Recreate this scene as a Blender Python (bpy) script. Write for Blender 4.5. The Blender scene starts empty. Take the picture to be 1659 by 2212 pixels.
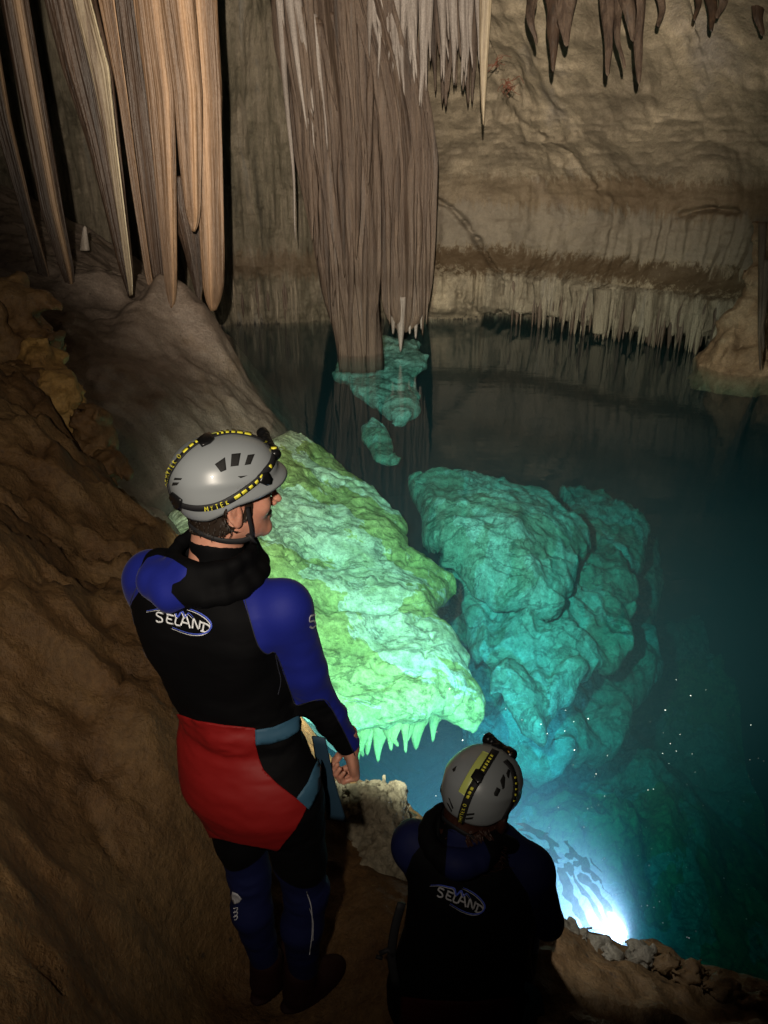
import bpy, bmesh, math, random
import numpy as np
from mathutils import Vector, Matrix
from mathutils.bvhtree import BVHTree
from mathutils.geometry import delaunay_2d_cdt

# ---------------------------------------------------------------- camera, world, light, exposure
SC = bpy.context.scene
COL = SC.collection
PITCH = math.radians(25); FOC = 1671.0; CAMZ = 2.75
cam_d = bpy.data.cameras.new('camera'); cam = bpy.data.objects.new('camera', cam_d); COL.objects.link(cam)
cam.location = (0, 0, CAMZ); cam.rotation_euler = (math.pi/2 - PITCH, 0, 0)
cam_d.sensor_fit = 'VERTICAL'; cam_d.sensor_height = 24; cam_d.lens = 24*FOC/2212.0
cam_d.clip_start = 0.05; cam_d.clip_end = 200
SC.camera = cam
W_ = bpy.data.worlds.new('World'); SC.world = W_; W_.use_nodes = True
bgn = W_.node_tree.nodes['Background']
bgn.inputs['Color'].default_value = (1.0, .78, .55, 1); bgn.inputs['Strength'].default_value = 0.004
SC.view_settings.view_transform = 'Standard'; SC.view_settings.look = 'None'
SC.view_settings.exposure = 0.0; SC.view_settings.gamma = 1
SC.cycles.use_denoising = True
try: SC.cycles.denoiser = 'OPENIMAGEDENOISE'
except Exception: pass
SC.cycles.volume_bounces = 0
SC.cycles.max_bounces = 6; SC.cycles.transparent_max_bounces = 12
SC.cycles.sample_clamp_indirect = 3.0

FWD = np.array([0, math.cos(PITCH), -math.sin(PITCH)])
DWN = np.array([0, -math.sin(PITCH), -math.cos(PITCH)])
RGT = np.array([1.0, 0, 0]); CAMP = np.array([0, 0, CAMZ])
def ray(px, py): return FWD + (px-829.5)/FOC*RGT + (py-1106)/FOC*DWN
def atz(px, py, z):                      # the point of a horizontal plane seen in that direction
    v = ray(px, py); return CAMP + v*((z-CAMZ)/v[2])
def aty(px, py, y):                      # the point of an upright plane y = const
    v = ray(px, py); return CAMP + v*(y/v[1])
def proj(P):
    q = np.asarray(P, float)-CAMP; z = q@FWD
    return 829.5+FOC*(q@RGT)/z, 1106+FOC*(q@DWN)/z

def spot(name, loc, target, power, size, blend, radius, color):
    d = bpy.data.lights.new(name, 'SPOT'); o = bpy.data.objects.new(name, d); COL.objects.link(o)
    d.energy = power; d.spot_size = math.radians(size); d.spot_blend = blend
    d.shadow_soft_size = radius; d.color = color
    o.location = Vector(loc)
    o.rotation_euler = (Vector(target)-Vector(loc)).to_track_quat('-Z', 'Y').to_euler()
    return o
spot('wall_fill_light', (-.1, -.8, 3.4), (.1, 13, 4.2), 10500, 54, 1.0, .03, (1, .87, .69))  # added unseen lamp behind the camera, brightens the far wall and curtains
spot('photographer_lamp', (-.22, -.10, 2.92), (-1.05, 3.1, 1.72), 180, 91, 1.0, .03, (1, .88, .72))
tl = atz(1350, 2022, -.12)
spot('torch_light', tl, (tl[0]-.48, tl[1]+1.5, -1.8), 5600, 74, .8, .008, (.88, .76, 1))


# ---------------------------------------------------------------- numeric helpers
def _hash(ix, iy, iz, seed):
    h = (ix.astype(np.int64)*374761393 + iy.astype(np.int64)*668265263 + iz.astype(np.int64)*2147483647 + seed*1274126177) & 0xffffffff
    h = ((h ^ (h >> 13))*1274126177) & 0xffffffff
    h = ((h ^ (h >> 16))*2246822519) & 0xffffffff
    return ((h ^ (h >> 15)) & 0xffffff)/float(0xffffff)*2-1
def vn(P, seed=0):
    P = np.asarray(P, float); i = np.floor(P); f = P-i; f = f*f*f*(f*(f*6-15)+10)
    x, y, z = i[..., 0], i[..., 1], i[..., 2]; r = 0
    for a in (0, 1):
        for b in (0, 1):
            for c in (0, 1):
                w = (f[..., 0] if a else 1-f[..., 0])*(f[..., 1] if b else 1-f[..., 1])*(f[..., 2] if c else 1-f[..., 2])
                r = r + w*_hash(x+a, y+b, z+c, seed)
    return r
def fbm(P, oct=4, seed=0, gain=.5, ridged=False):
    P = np.asarray(P, float); r = 0; a = 1.0
    for k in range(oct):
        n = vn(P*2.03**k + 17.3*k, seed+k)
        if ridged: n = 1-2*np.abs(n)
        r = r + a*n; a *= gain
    return r
def xyz(x, y, z): return np.stack(np.broadcast_arrays(np.asarray(x, float), y, z), -1)
def sstep(a, b, x):
    t = np.clip((x-a)/(b-a), 0, 1); return t*t*(3-2*t)
def poly_sd(x, y, poly):                 # signed distance to a polygon, negative inside
    x = np.asarray(x, float); y = np.asarray(y, float); poly = np.asarray(poly, float)
    d = np.full(x.shape, 1e18); ins = np.zeros(x.shape, bool); n = len(poly)
    for k in range(n):
        ax, ay = poly[k]; bx, by = poly[(k+1) % n]
        ex, ey = bx-ax, by-ay; wx, wy = x-ax, y-ay
        t = np.clip((wx*ex+wy*ey)/(ex*ex+ey*ey+1e-12), 0, 1)
        d = np.minimum(d, (wx-ex*t)**2+(wy-ey*t)**2)
        c = ((ay <= y) & (by > y)) | ((by <= y) & (ay > y))
        xi = ax + (y-ay)/(by-ay if by != ay else 1e-9)*ex
        ins ^= c & (x < xi)
    d = np.sqrt(d); return np.where(ins, -d, d)
def smin(a, b, k):
    h = np.clip(.5+.5*(b-a)/k, 0, 1); return b*(1-h)+a*h-k*h*(1-h)
def smax(a, b, k): return -smin(-a, -b, k)
def rcone(P, a, b, ra, rb):
    a = np.asarray(a, float); b = np.asarray(b, float); ab = b-a
    t = np.clip(((P-a)@ab)/(ab@ab), 0, 1)
    return np.linalg.norm(P-a-t[..., None]*ab, axis=-1)-(ra+t*(rb-ra))
def ell(P, c, r, M=None):
    q = P-np.asarray(c, float)
    if M is not None: q = q@np.asarray(M).T
    r = np.asarray(r, float); k0 = np.linalg.norm(q/r, axis=-1); k1 = np.linalg.norm(q/(r*r), axis=-1)
    return k0*(k0-1)/np.maximum(k1, 1e-9)
def surface_nets(fn, lo, hi, h):
    lo = np.asarray(lo, float); n = np.ceil((np.asarray(hi)-lo)/h).astype(int)+1
    X, Y, Z = np.meshgrid(*[lo[i]+h*np.arange(n[i]) for i in range(3)], indexing='ij')
    S = np.empty(n, np.float32)
    for k in range(0, n[0], 24):
        S[k:k+24] = fn(np.stack([X[k:k+24], Y[k:k+24], Z[k:k+24]], -1))
    c = [(a, b, d) for a in (0, 1) for b in (0, 1) for d in (0, 1)]
    m = n-1
    cor = np.stack([S[a:a+m[0], b:b+m[1], d:d+m[2]] for a, b, d in c], -1)
    neg = cor < 0; mix = neg.any(-1) & ~neg.all(-1)
    ids = np.full(m, -1); idx = np.argwhere(mix); ids[mix] = np.arange(len(idx))
    cv = cor[mix]; acc = np.zeros((len(idx), 3)); cnt = np.zeros(len(idx))
    for i in range(8):
        for j in range(i+1, 8):
            di = np.array(c[j])-np.array(c[i])
            if np.abs(di).sum() != 1: continue
            va, vb = cv[:, i], cv[:, j]; s = (va < 0) != (vb < 0)
            t = np.where(s, va/np.where(s, va-vb, 1), 0)
            p = np.array(c[i])+t[:, None]*di
            acc[s] += p[s]; cnt[s] += 1
    V = lo+h*(idx+acc/cnt[:, None]); Fc = []
    for ax in range(3):
        o = [k for k in range(3) if k != ax]
        sl0 = [slice(1, m[k]) for k in range(3)]; sl0[ax] = slice(0, m[ax])
        sl1 = [slice(1, m[k]) for k in range(3)]; sl1[ax] = slice(1, m[ax]+1)
        A = S[tuple(sl0)] < 0; B = S[tuple(sl1)] < 0
        e = np.argwhere(A != B); inn = A[A != B]
        base = e.copy(); base[:, o[0]] += 1; base[:, o[1]] += 1
        q = []
        for d0, d1 in ((-1, -1), (0, -1), (0, 0), (-1, 0)):
            g = base.copy(); g[:, o[0]] += d0; g[:, o[1]] += d1; q.append(ids[g[:, 0], g[:, 1], g[:, 2]])
        q = np.stack(q, 1); flip = inn if ax != 1 else ~inn
        q = np.where(flip[:, None], q, q[:, ::-1]); Fc.append(q)
    return V, np.concatenate(Fc)
def tris(Q): return np.concatenate([Q[:, [0, 1, 2]], Q[:, [0, 2, 3]]]) if Q.shape[1] == 4 else Q
def relax(V, T, it=2, w=.5):
    E = np.concatenate([T[:, [0, 1]], T[:, [1, 2]], T[:, [2, 0]]])
    for _ in range(it):
        a = np.zeros_like(V); n = np.zeros(len(V))
        np.add.at(a, E[:, 0], V[E[:, 1]]); np.add.at(a, E[:, 1], V[E[:, 0]])
        np.add.at(n, E[:, 0], 1); np.add.at(n, E[:, 1], 1)
        V = V*(1-w)+w*a/np.maximum(n, 1)[:, None]
    return V
def split_mesh(V, T, F, mat=None, ins=1, extra=None):
    """cut triangles along F = 0; triangles with F > 0 get material ins. Boundary is exact."""
    if mat is None: mat = np.zeros(len(T), int)
    s = F > 0; k = s[T].sum(1)
    keep = (k == 0) | (k == 3)
    newT = [T[keep]]; newM = [np.where(k[keep] == 3, ins, mat[keep])]
    Vl = [V]; nv = len(V); cache = {}; Tn = []; Mn = []; ex = []
    def cut(a, b):
        nonlocal nv
        key = (a, b) if a < b else (b, a)
        if key in cache: return cache[key]
        t = F[a]/(F[a]-F[b]); t = min(max(t, .02), .98); ex.append(V[a]+t*(V[b]-V[a])); cache[key] = nv; nv += 1; return nv-1
    for tri, m, kk in zip(T[~keep], mat[~keep], k[~keep]):
        odd = 1 if kk == 1 else 0
        i = [j for j in range(3) if s[tri[j]] == bool(odd)][0]
        a, b, c = int(tri[i]), int(tri[(i+1) % 3]), int(tri[(i+2) % 3])
        ab, ac = cut(a, b), cut(a, c)
        Tn += [(a, ab, ac), (ab, b, c), (ab, c, ac)]
        mi, mo = (ins, m) if odd else (m, ins)
        Mn += [mi, mo, mo]
    if Tn:
        newT.append(np.array(Tn)); newM.append(np.array(Mn)); Vl.append(np.array(ex))
    return np.concatenate(Vl), np.concatenate(newT), np.concatenate(newM)

# ---------------------------------------------------------------- object helpers
def make(name, V, Fc, mats, parent=None, loc=None, smooth=True, mi=None, label=None, cat=None, group=None, kind=None, attrs=None):
    V = np.asarray(V, float); loc = np.zeros(3) if loc is None else np.asarray(loc, float)
    me = bpy.data.meshes.new(name)
    off = loc if parent is None else np.asarray(parent['_o'], float)
    if parent is not None and parent.parent is not None: off = np.asarray(parent['_o'], float)
    me.from_pydata((V-off).tolist(), [], [list(map(int, f)) for f in Fc])
    if not isinstance(mats, (list, tuple)): mats = [mats]
    for m in mats: me.materials.append(m)
    if mi is not None: me.polygons.foreach_set('material_index', np.asarray(mi, np.int32))
    if smooth: me.polygons.foreach_set('use_smooth', [True]*len(me.polygons))
    if attrs:
        for k, v in attrs.items():
            a = me.attributes.new(k, 'FLOAT', 'POINT'); a.data.foreach_set('value', np.asarray(v, np.float32))
    me.update()
    o = bpy.data.objects.new(name, me); COL.objects.link(o)
    if parent is None: o.location = loc
    else: o.parent = parent
    o['_o'] = [float(x) for x in off]
    return tag(o, label, cat, group, kind)
def tag(o, label=None, cat=None, group=None, kind=None):
    for k, v in (('label', label), ('category', cat), ('group', group), ('kind', kind)):
        if v: o[k] = v
    return o
def empty(name, loc, label, cat, group=None):
    o = bpy.data.objects.new(name, None); COL.objects.link(o); o.location = Vector(loc); o.empty_display_size = .1
    o['_o'] = [float(x) for x in loc]; return tag(o, label, cat, group)
def merge(parts):
    V = []; Fc = []; n = 0
    for v, f in parts:
        v = np.asarray(v, float); V.append(v); Fc += [tuple(int(i)+n for i in q) for q in f]; n += len(v)
    return np.concatenate(V), Fc
def grid_faces(nu, nv, close=False):
    i = np.arange(nu-1)[:, None]; m = nv if close else nv-1; j = np.arange(m)[None, :]; j2 = (j+1) % nv
    return np.stack([(i*nv+j), (i*nv+j2), ((i+1)*nv+j2), ((i+1)*nv+j)], -1).reshape(-1, 4)
def tube(pts, rad, seg=12, ref=(0, 0, 1), flat=1.0, cap=True):
    """tube through pts; rad scalar or list; flat scales the second axis"""
    P = np.asarray(pts, float); n = len(P); rad = np.broadcast_to(rad, (n,)); V = []
    ang = np.linspace(0, 2*math.pi, seg, endpoint=False); ref = np.asarray(ref, float)
    for k in range(n):
        t = P[min(k+1, n-1)]-P[max(k-1, 0)]; t /= np.linalg.norm(t)+1e-12
        u = np.cross(ref, t)
        if np.linalg.norm(u) < 1e-3: u = np.cross((0, 1, .1), t)
        u /= np.linalg.norm(u); w = np.cross(t, u)
        V.append(P[k]+rad[k]*(np.cos(ang)[:, None]*u+flat*np.sin(ang)[:, None]*w))
    V = np.concatenate(V); Fc = [tuple(q) for q in grid_faces(n, seg, True)]
    if cap: Fc += [tuple(range(seg))[::-1], tuple(range((n-1)*seg, n*seg))]
    return V, Fc
def spline(pts, n=8):
    P = np.asarray(pts, float); out = []
    Q = np.vstack([2*P[0]-P[1], P, 2*P[-1]-P[-2]])
    for k in range(len(P)-1):
        a, b, c, d = Q[k:k+4]
        for t in np.arange(n)/n:
            out.append(.5*((2*b)+(-a+c)*t+(2*a-5*b+4*c-d)*t*t+(-a+3*b-3*c+d)*t**3))
    out.append(P[-1]); return np.array(out)
class Surf:                               # a target surface other pieces are laid on
    def __init__(s, V, T): s.b = BVHTree.FromPolygons([tuple(v) for v in V], [tuple(map(int, t)) for t in T])
    def hit(s, px, py, off=0.0):
        v = ray(px, py); v = v/np.linalg.norm(v)
        h, n, i, d = s.b.ray_cast(Vector(CAMP), Vector(v))
        if h is None:
            best = None
            for t in np.linspace(.8, 3.2, 60):
                q, n2, i2, d2 = s.b.find_nearest(Vector(CAMP+v*t))
                if q is not None and (best is None or d2 < best[0]): best = (d2, q, n2)
            h, n = best[1], best[2]
        if n.dot(Vector(v)) > 0: n = -n
        return np.array(h)+np.array(n)*off, np.array(n)
def ribbon(sf, pts, width, off=.002, thick=.002, n=6, closed=False, taper=False):
    """a flat strip of given width (m) lying on a surface along a drawn line"""
    L = spline(pts, n); P = []; N = []
    for p in L:
        h, nn = sf.hit(p[0], p[1]); P.append(h); N.append(nn)
    P = np.array(P); N = np.array(N)
    for _ in range(2): N[1:-1] = (N[:-2]+N[1:-1]*2+N[2:])/4
    N /= np.linalg.norm(N, axis=1)[:, None]
    T = np.gradient(P, axis=0); T /= np.linalg.norm(T, axis=1)[:, None]+1e-9
    S = np.cross(T, N); S /= np.linalg.norm(S, axis=1)[:, None]+1e-9
    w = np.broadcast_to(np.asarray(width, float), (len(P),))[:, None]/2
    if taper: w = w*np.clip(np.sin(np.linspace(.15, math.pi-.15, len(P))), .25, 1)[:, None]
    lo = P+N*off; hi = P+N*(off+thick); m = len(P)
    V = np.stack([lo-S*w, hi-S*w*.9, hi+S*w*.9, lo+S*w], 1).reshape(-1, 3)
    Fc = [tuple(q) for q in grid_faces(m, 4, True)]+[(0, 1, 2, 3), (4*m-1, 4*m-2, 4*m-3, 4*m-4)]
    return V, Fc
def patch(sf, poly, off=.002, thick=.002, step=6.0):
    """a polygon draped over a surface, with thickness"""
    P = [np.array(p, float) for p in poly]; B = []
    for k in range(len(P)):
        a, b = P[k], P[(k+1) % len(P)]; m = max(1, int(np.linalg.norm(b-a)/step))
        for t in range(m): B.append(a+(b-a)*t/m)
    B = np.array(B); lo, hi = B.min(0), B.max(0)
    gx, gy = np.meshgrid(np.arange(lo[0], hi[0], step), np.arange(lo[1], hi[1], step))
    gx = gx.ravel(); gy = gy.ravel(); ins = poly_sd(gx, gy, B) < -step*.5
    A = np.vstack([B, np.stack([gx[ins], gy[ins]], 1)]); nb = len(B)
    vs, es, fs, *_ = delaunay_2d_cdt([Vector(p) for p in A], [(i, (i+1) % nb) for i in range(nb)], [], 1, 1e-5)
    fs = [f for f in fs]; top = []; bot = []
    for v in vs:
        h, nn = sf.hit(v[0], v[1]); top.append(h+nn*(off+thick)); bot.append(h+nn*off)
    V = np.array(top+bot); n = len(vs); Fc = [tuple(f) for f in fs]+[tuple(i+n for i in f[::-1]) for f in fs]
    cnt = {}
    for f in fs:
        for k in range(len(f)):
            e = (f[k], f[(k+1) % len(f)]); cnt[e] = 1
    for (a, b) in cnt:
        if (b, a) not in cnt: Fc.append((b, a, a+n, b+n))
    return V, Fc

# ---------------------------------------------------------------- materials
def nmat(name):
    m = bpy.data.materials.new(name); m.use_nodes = True; nt = m.node_tree
    return m, nt, nt.nodes, nt.links, nt.nodes['Principled BSDF']
def coords(nt, scale=(1, 1, 1), rot=(0, 0, 0)):
    tc = nt.nodes.new('ShaderNodeNewGeometry'); mp = nt.nodes.new('ShaderNodeMapping')
    mp.inputs['Scale'].default_value = scale; mp.inputs['Rotation'].default_value = rot
    nt.links.new(tc.outputs['Position'], mp.inputs['Vector']); return mp.outputs['Vector']
def noise(nt, vec, scale, detail=5, rough=.6, dist=0.0):
    n = nt.nodes.new('ShaderNodeTexNoise'); nt.links.new(vec, n.inputs['Vector'])
    n.inputs['Scale'].default_value = scale; n.inputs['Detail'].default_value = detail
    n.inputs['Roughness'].default_value = rough; n.inputs['Distortion'].default_value = dist
    return n.outputs['Fac']
def ramp(nt, fac, stops):
    r = nt.nodes.new('ShaderNodeValToRGB'); nt.links.new(fac, r.inputs['Fac']); e = r.color_ramp.elements
    while len(e) < len(stops): e.new(.5)
    for k, (p, c) in enumerate(stops):
        e[k].position = p; e[k].color = (c[0], c[1], c[2], 1) if not np.isscalar(c) else (c, c, c, 1)
    return r.outputs['Color']
def mixc(nt, fac, a, b, mode='MIX'):
    m = nt.nodes.new('ShaderNodeMix'); m.data_type = 'RGBA'; m.blend_type = mode
    if np.isscalar(fac): m.inputs[0].default_value = fac
    else: nt.links.new(fac, m.inputs[0])
    for s, v in ((6, a), (7, b)):
        if hasattr(v, 'is_linked') or hasattr(v, 'links'): nt.links.new(v, m.inputs[s])
        else: m.inputs[s].default_value = (v[0], v[1], v[2], 1)
    return m.outputs[2]
def math_(nt, op, a, b=None, clamp=False):
    m = nt.nodes.new('ShaderNodeMath'); m.operation = op; m.use_clamp = clamp
    for k, v in ((0, a), (1, b)):
        if v is None: continue
        if np.isscalar(v): m.inputs[k].default_value = v
        else: nt.links.new(v, m.inputs[k])
    return m.outputs[0]
def bump(nt, bsdf, h, strength, dist=.02, prev=None):
    b = nt.nodes.new('ShaderNodeBump'); b.inputs['Strength'].default_value = strength; b.inputs['Distance'].default_value = dist
    nt.links.new(h, b.inputs['Height'])
    if prev is not None: nt.links.new(prev, b.inputs['Normal'])
    if bsdf is not None: nt.links.new(b.outputs['Normal'], bsdf.inputs['Normal'])
    return b.outputs['Normal']
def rock(name, cols, scale=1.2, stretch=(1, 1, 1), bs=.5, bd=.03, rough=.75, fine=14, spec=.3, pits=None, bands=None, rot=(0, 0, 0)):
    m, nt, N, K, bs_ = nmat(name)
    v = coords(nt, stretch, rot); n1 = noise(nt, v, scale, 7, .62, .3); n2 = noise(nt, v, scale*fine*.35, 6, .7)
    n3 = noise(nt, v, scale*fine, 5, .7)
    k = len(cols); c = ramp(nt, n1, [(.3+.42*i/(k-1), cols[i]) for i in range(k)])
    c = mixc(nt, .55, c, ramp(nt, n2, [(.3, .42), (.7, 1.0)]), 'MULTIPLY')
    c = mixc(nt, .35, c, ramp(nt, n3, [(.3, .35), (.65, 1.0)]), 'MULTIPLY')
    n4 = noise(nt, coords(nt), 48, 5, .75); c = mixc(nt, .5, c, ramp(nt, n4, [(.34, .3), (.6, 1.0)]), 'MULTIPLY')
    if pits:
        vo = N.new('ShaderNodeTexVoronoi'); K.new(coords(nt), vo.inputs['Vector']); vo.inputs['Scale'].default_value = pits
        c = mixc(nt, math_(nt, 'MULTIPLY', ramp(nt, vo.outputs['Distance'], [(.06, 1), (.16, 0)]), ramp(nt, noise(nt, coords(nt), 1.7, 3), [(.5, 0), (.62, .85)])), c, (.03, .022, .015))
    if bands:
        g = N.new('ShaderNodeNewGeometry'); sx = N.new('ShaderNodeSeparateXYZ'); K.new(g.outputs['Position'], sx.inputs[0])
        wob = noise(nt, coords(nt, (.5, .5, .5)), 1.0, 3); st = noise(nt, coords(nt, (14, 14, .45)), 1.0, 4, .75)
        z = math_(nt, 'ADD', sx.outputs['Z'], math_(nt, 'MULTIPLY', math_(nt, 'SUBTRACT', wob, .5), .4))
        z = math_(nt, 'ADD', z, math_(nt, 'MULTIPLY', math_(nt, 'SUBTRACT', st, .5), .8))
        for (za, zb, col, s, *xr) in bands:
            a = math_(nt, 'DIVIDE', math_(nt, 'SUBTRACT', z, za), .12, True); b = math_(nt, 'DIVIDE', math_(nt, 'SUBTRACT', zb, z), .12, True)
            k_ = math_(nt, 'MULTIPLY', math_(nt, 'MULTIPLY', a, b), s)
            if xr: k_ = math_(nt, 'MULTIPLY', k_, math_(nt, 'DIVIDE', math_(nt, 'ADD', sx.outputs['X'], .3), 3.6, True))
            c = mixc(nt, k_, c, col)
    K.new(c, bs_.inputs['Base Color']); bs_.inputs['Roughness'].default_value = rough
    bs_.inputs['Specular IOR Level'].default_value = spec
    n = bump(nt, None, n2, bs, bd); n = bump(nt, None, n3, bs*.8, bd*.4, n); bump(nt, bs_, n4, bs*.9, .010, n)
    return m
def plain(name, col, rough=.5, spec=.5, bscale=None, bs=.2, bd=.002, var=0.0, metal=0, coat=0, sheen=0):
    m, nt, N, K, b = nmat(name); b.inputs['Roughness'].default_value = rough; b.inputs['Specular IOR Level'].default_value = spec
    b.inputs['Metallic'].default_value = metal; b.inputs['Coat Weight'].default_value = coat
    if sheen: b.inputs['Sheen Weight'].default_value = sheen; b.inputs['Sheen Roughness'].default_value = .4
    c = (col[0], col[1], col[2])
    nz = noise(nt, coords(nt), 9, 5, .65)
    K.new(mixc(nt, nz, tuple(x*(1-var) for x in c), tuple(min(1, x*(1+var)) for x in c)), b.inputs['Base Color'])
    if bscale: bump(nt, b, noise(nt, coords(nt), bscale, 4, .6), bs, bd)
    return m
# ================================================================ people
M_neo = plain('black_neoprene', (.0020, .0020, .0026), .75, .10, 420, .35, .001, .15)
M_blue = plain('blue_neoprene', (.009, .016, .20), .65, .22, 420, .35, .001, .1, sheen=.05)
M_navy = plain('navy_neoprene', (.006, .009, .05), .7, .18, 420, .35, .001, .1)
M_red = plain('red_vinyl', (.21, .007, .007), .6, .25, 60, .15, .002, .12)
M_web = plain('blue_webbing', (.03, .09, .15), .6, .3, 300, .3, .001, .1)
M_web2 = plain('dark_webbing', (.02, .05, .085), .6, .3, 300, .3, .001, .1)
M_white = plain('white_print', (.75, .77, .8), .6)
M_bprint = plain('blue_print', (.06, .1, .55), .6)
M_skin, _nt, _N, _K, _b = nmat('skin')
_K.new(ramp(_nt, noise(_nt, coords(_nt), 28, 5, .6), [(.3, (.46, .20, .135)), (.7, (.60, .30, .21))]), _b.inputs['Base Color'])
_b.inputs['Roughness'].default_value = .48; _b.inputs['Subsurface Weight'].default_value = .12; _b.inputs['Subsurface Radius'].default_value = (.012, .005, .003)
_b.inputs['Subsurface Scale'].default_value = 1; bump(_nt, _b, noise(_nt, coords(_nt), 330, 3), .25, .0006)
M_hair = plain('dark_hair', (.018, .011, .007), .45, .5, 90, .4, .002, .3)
M_shell = plain('grey_helmet_shell', (.24, .26, .275), .36, .45, 35, .02, .001, .04, coat=.25)
M_vent = plain('black_vent_shade', (.012, .012, .012), .7, .3, 300, .5, .002)  # flat black patches paint the shade inside the helmet vents
M_strap = plain('black_elastic', (.014, .014, .016), .65, .3, 500, .3, .0006)
M_yel = plain('yellow_print', (.80, .74, .06), .5)
M_lime = plain('reflective_lime_tape', (.55, .62, .16), .35, .6)
M_metal = plain('black_anodised_metal', (.012, .012, .013), .28, .6, metal=.4)
M_boot = plain('dark_red_boot', (.018, .005, .004), .7, .2, 90, .4, .003, .3)

MB = np.array([-.35, 1.62, .32]); MY = math.radians(24)
class Frame:
    def __init__(s, o, yaw, pitch=0, roll=0):
        s.o = np.asarray(o, float); s.R = np.array([math.cos(yaw), -math.sin(yaw), 0.]); s.F = np.array([math.sin(yaw), math.cos(yaw), 0.]); s.U = np.array([0, 0, 1.])
        if pitch:
            c, q = math.cos(pitch), math.sin(pitch); F = s.F*c+s.U*q; s.U = -s.F*q+s.U*c; s.F = F
        if roll:                          # top of the head tips to the right for positive roll
            c, q = math.cos(roll), math.sin(roll); U = s.U*c+s.R*q; s.R = s.R*c-s.U*q; s.U = U
        s.M = np.stack([s.R, s.F, s.U])
    def w(s, p): return s.o+np.asarray(p, float)@s.M
    def l(s, P): return (np.asarray(P, float)-s.o)@s.M.T
def loft_sd(P, tab):
    u = P[..., 2]; T = np.array(tab)     # u, cr, cf, a, b
    cr, cf, a, b = [np.interp(u, T[:, 0], T[:, k]) for k in (1, 2, 3, 4)]
    k = np.sqrt(((P[..., 0]-cr)/a)**2+((P[..., 1]-cf)/b)**2)
    d = (k-1)*np.minimum(a, b)*1.0
    return np.maximum(d, np.maximum(T[0, 0]-u, u-T[-1, 0]))

def head_sd(P):
    q = P.copy(); ax = np.abs(q[..., 0]); S = np.stack([ax, q[..., 1], q[..., 2]], -1)
    d = ell(q, (0, -.012, .04), (.076, .098, .086))
    d = smin(d, ell(q, (0, .03, -.035), (.058, .062, .075)), .03)
    d = smin(d, rcone(S, (.046, .0, -.058), (.012, .075, -.09), .022, .017), .025)
    d = smin(d, ell(q, (0, .08, -.092), (.02, .018, .017)), .018)
    d = smin(d, ell(S, (.04, .062, -.02), (.024, .022, .024)), .02)
    d = smin(d, rcone(S, (0, .09, .02), (.032, .08, .024), .009, .008), .014)
    d = smax(d, -ell(S, (.031, .1, .003), (.015, .014, .011)), .01)
    d = smin(d, ell(S, (.031, .0805, .003), (.0125, .0125, .0125)), .002)
    d = smin(d, rcone(q, (0, .093, .012), (0, .118, -.03), .006, .0095), .009)
    d = smin(d, ell(S, (.011, .102, -.034), (.008, .01, .007)), .006)
    d = smin(d, rcone(S, (0, .097, -.057), (.02, .086, -.06), .0065, .0035), .005)
    d = smin(d, rcone(S, (0, .095, -.068), (.017, .086, -.066), .0072, .0035), .005)
    d = smin(d, rcone(q, (0, -.02, -.05), (0, -.045, -.2), .056, .060), .03)
    a = math.radians(-14); ca, sa = math.cos(a), math.sin(a); E = S-np.array([.080, -.010, -.012])
    ey = E[..., 1]*ca-E[..., 2]*sa; ez = E[..., 1]*sa+E[..., 2]*ca; ex = E[..., 0]+ey*.35
    E = np.stack([ex, ey, ez], -1)
    ear = ell(E, (0, 0, 0), (.009, .0185, .031))
    ear = smax(ear, -ell(E, (.010, .002, .004), (.009, .011, .019)), .005)
    ear = smin(ear, ell(E, (0, -.001, .004), (.005, .006, .012)), .004)
    ear = smin(ear, ell(E, (.001, .0, -.026), (.007, .01, .01)), .006)
    return smin(d, ear, .006)

def hand_mesh(Fh, h=.0024, curl=1.0, side=1):
    """Fh: origin at the wrist, M rows = c (thumb side), b (palm normal), a (along the hand)"""
    segs = []
    for i, (cx, l0, r) in enumerate(((.029, .094, .0094), (.0095, .098, .0098), (-.0105, .093, .0092), (-.029, .085, .0082))):
        p = np.array([cx, 0, l0]); ang = math.radians(18*curl+i*3); L = ((.044, .049, .045, .036)[i], (.027, .03, .028, .022)[i], (.021, .022, .021, .018)[i]); rr = r
        for k in range(3):
            ang += math.radians((38, 62, 44)[k]*curl)
            q = p+L[k]*np.array([-.03*(i-1.5), math.sin(ang), math.cos(ang)]); segs.append((p, q, rr, rr*.9)); p = q; rr *= .9
    th = [np.array(t) for t in ((.02, .012, .022), (.043, .026, .05), (.043, .05, .078), (.024, .064, .094))]
    def fn(P):
        d = rcone(P, (0, 0, -.05), (0, 0, .0), .027, .026)
        d = smin(d, ell(P, (.0, .002, .05), (.043, .0175, .052)), .02)
        d = smin(d, ell(P, (.024, .012, .032), (.017, .016, .028)), .014)
        for i in range(4): d = smin(d, rcone(P, (segs[i*3][0][0]*.6, .0, .04), segs[i*3][0], .012, segs[i*3][2]+.001), .009)
        fd = None
        for k, (p, q, a, b) in enumerate(segs):
            s = rcone(P, p, q, a, b)
            if k % 3 == 0: cur = s
            else: cur = smin(cur, s, .004)
            if k % 3 == 2: fd = cur if fd is None else np.minimum(fd, cur)
        d = smin(d, fd, .006)
        t = smin(rcone(P, th[0], th[1], .016, .0125), rcone(P, th[1], th[2], .012, .0105), .006); t = smin(t, rcone(P, th[2], th[3], .0105, .0085), .004)
        return smin(d, t, .007)
    V, Q = surface_nets(fn, (-.06, -.04, -.06), (.075, .105, .165), h)
    V = V*np.array([side, 1, 1]); V = relax(V, tris(Q), 1)
    if side < 0: Q = Q[:, ::-1]
    return Fh.w(V), Q

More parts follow.
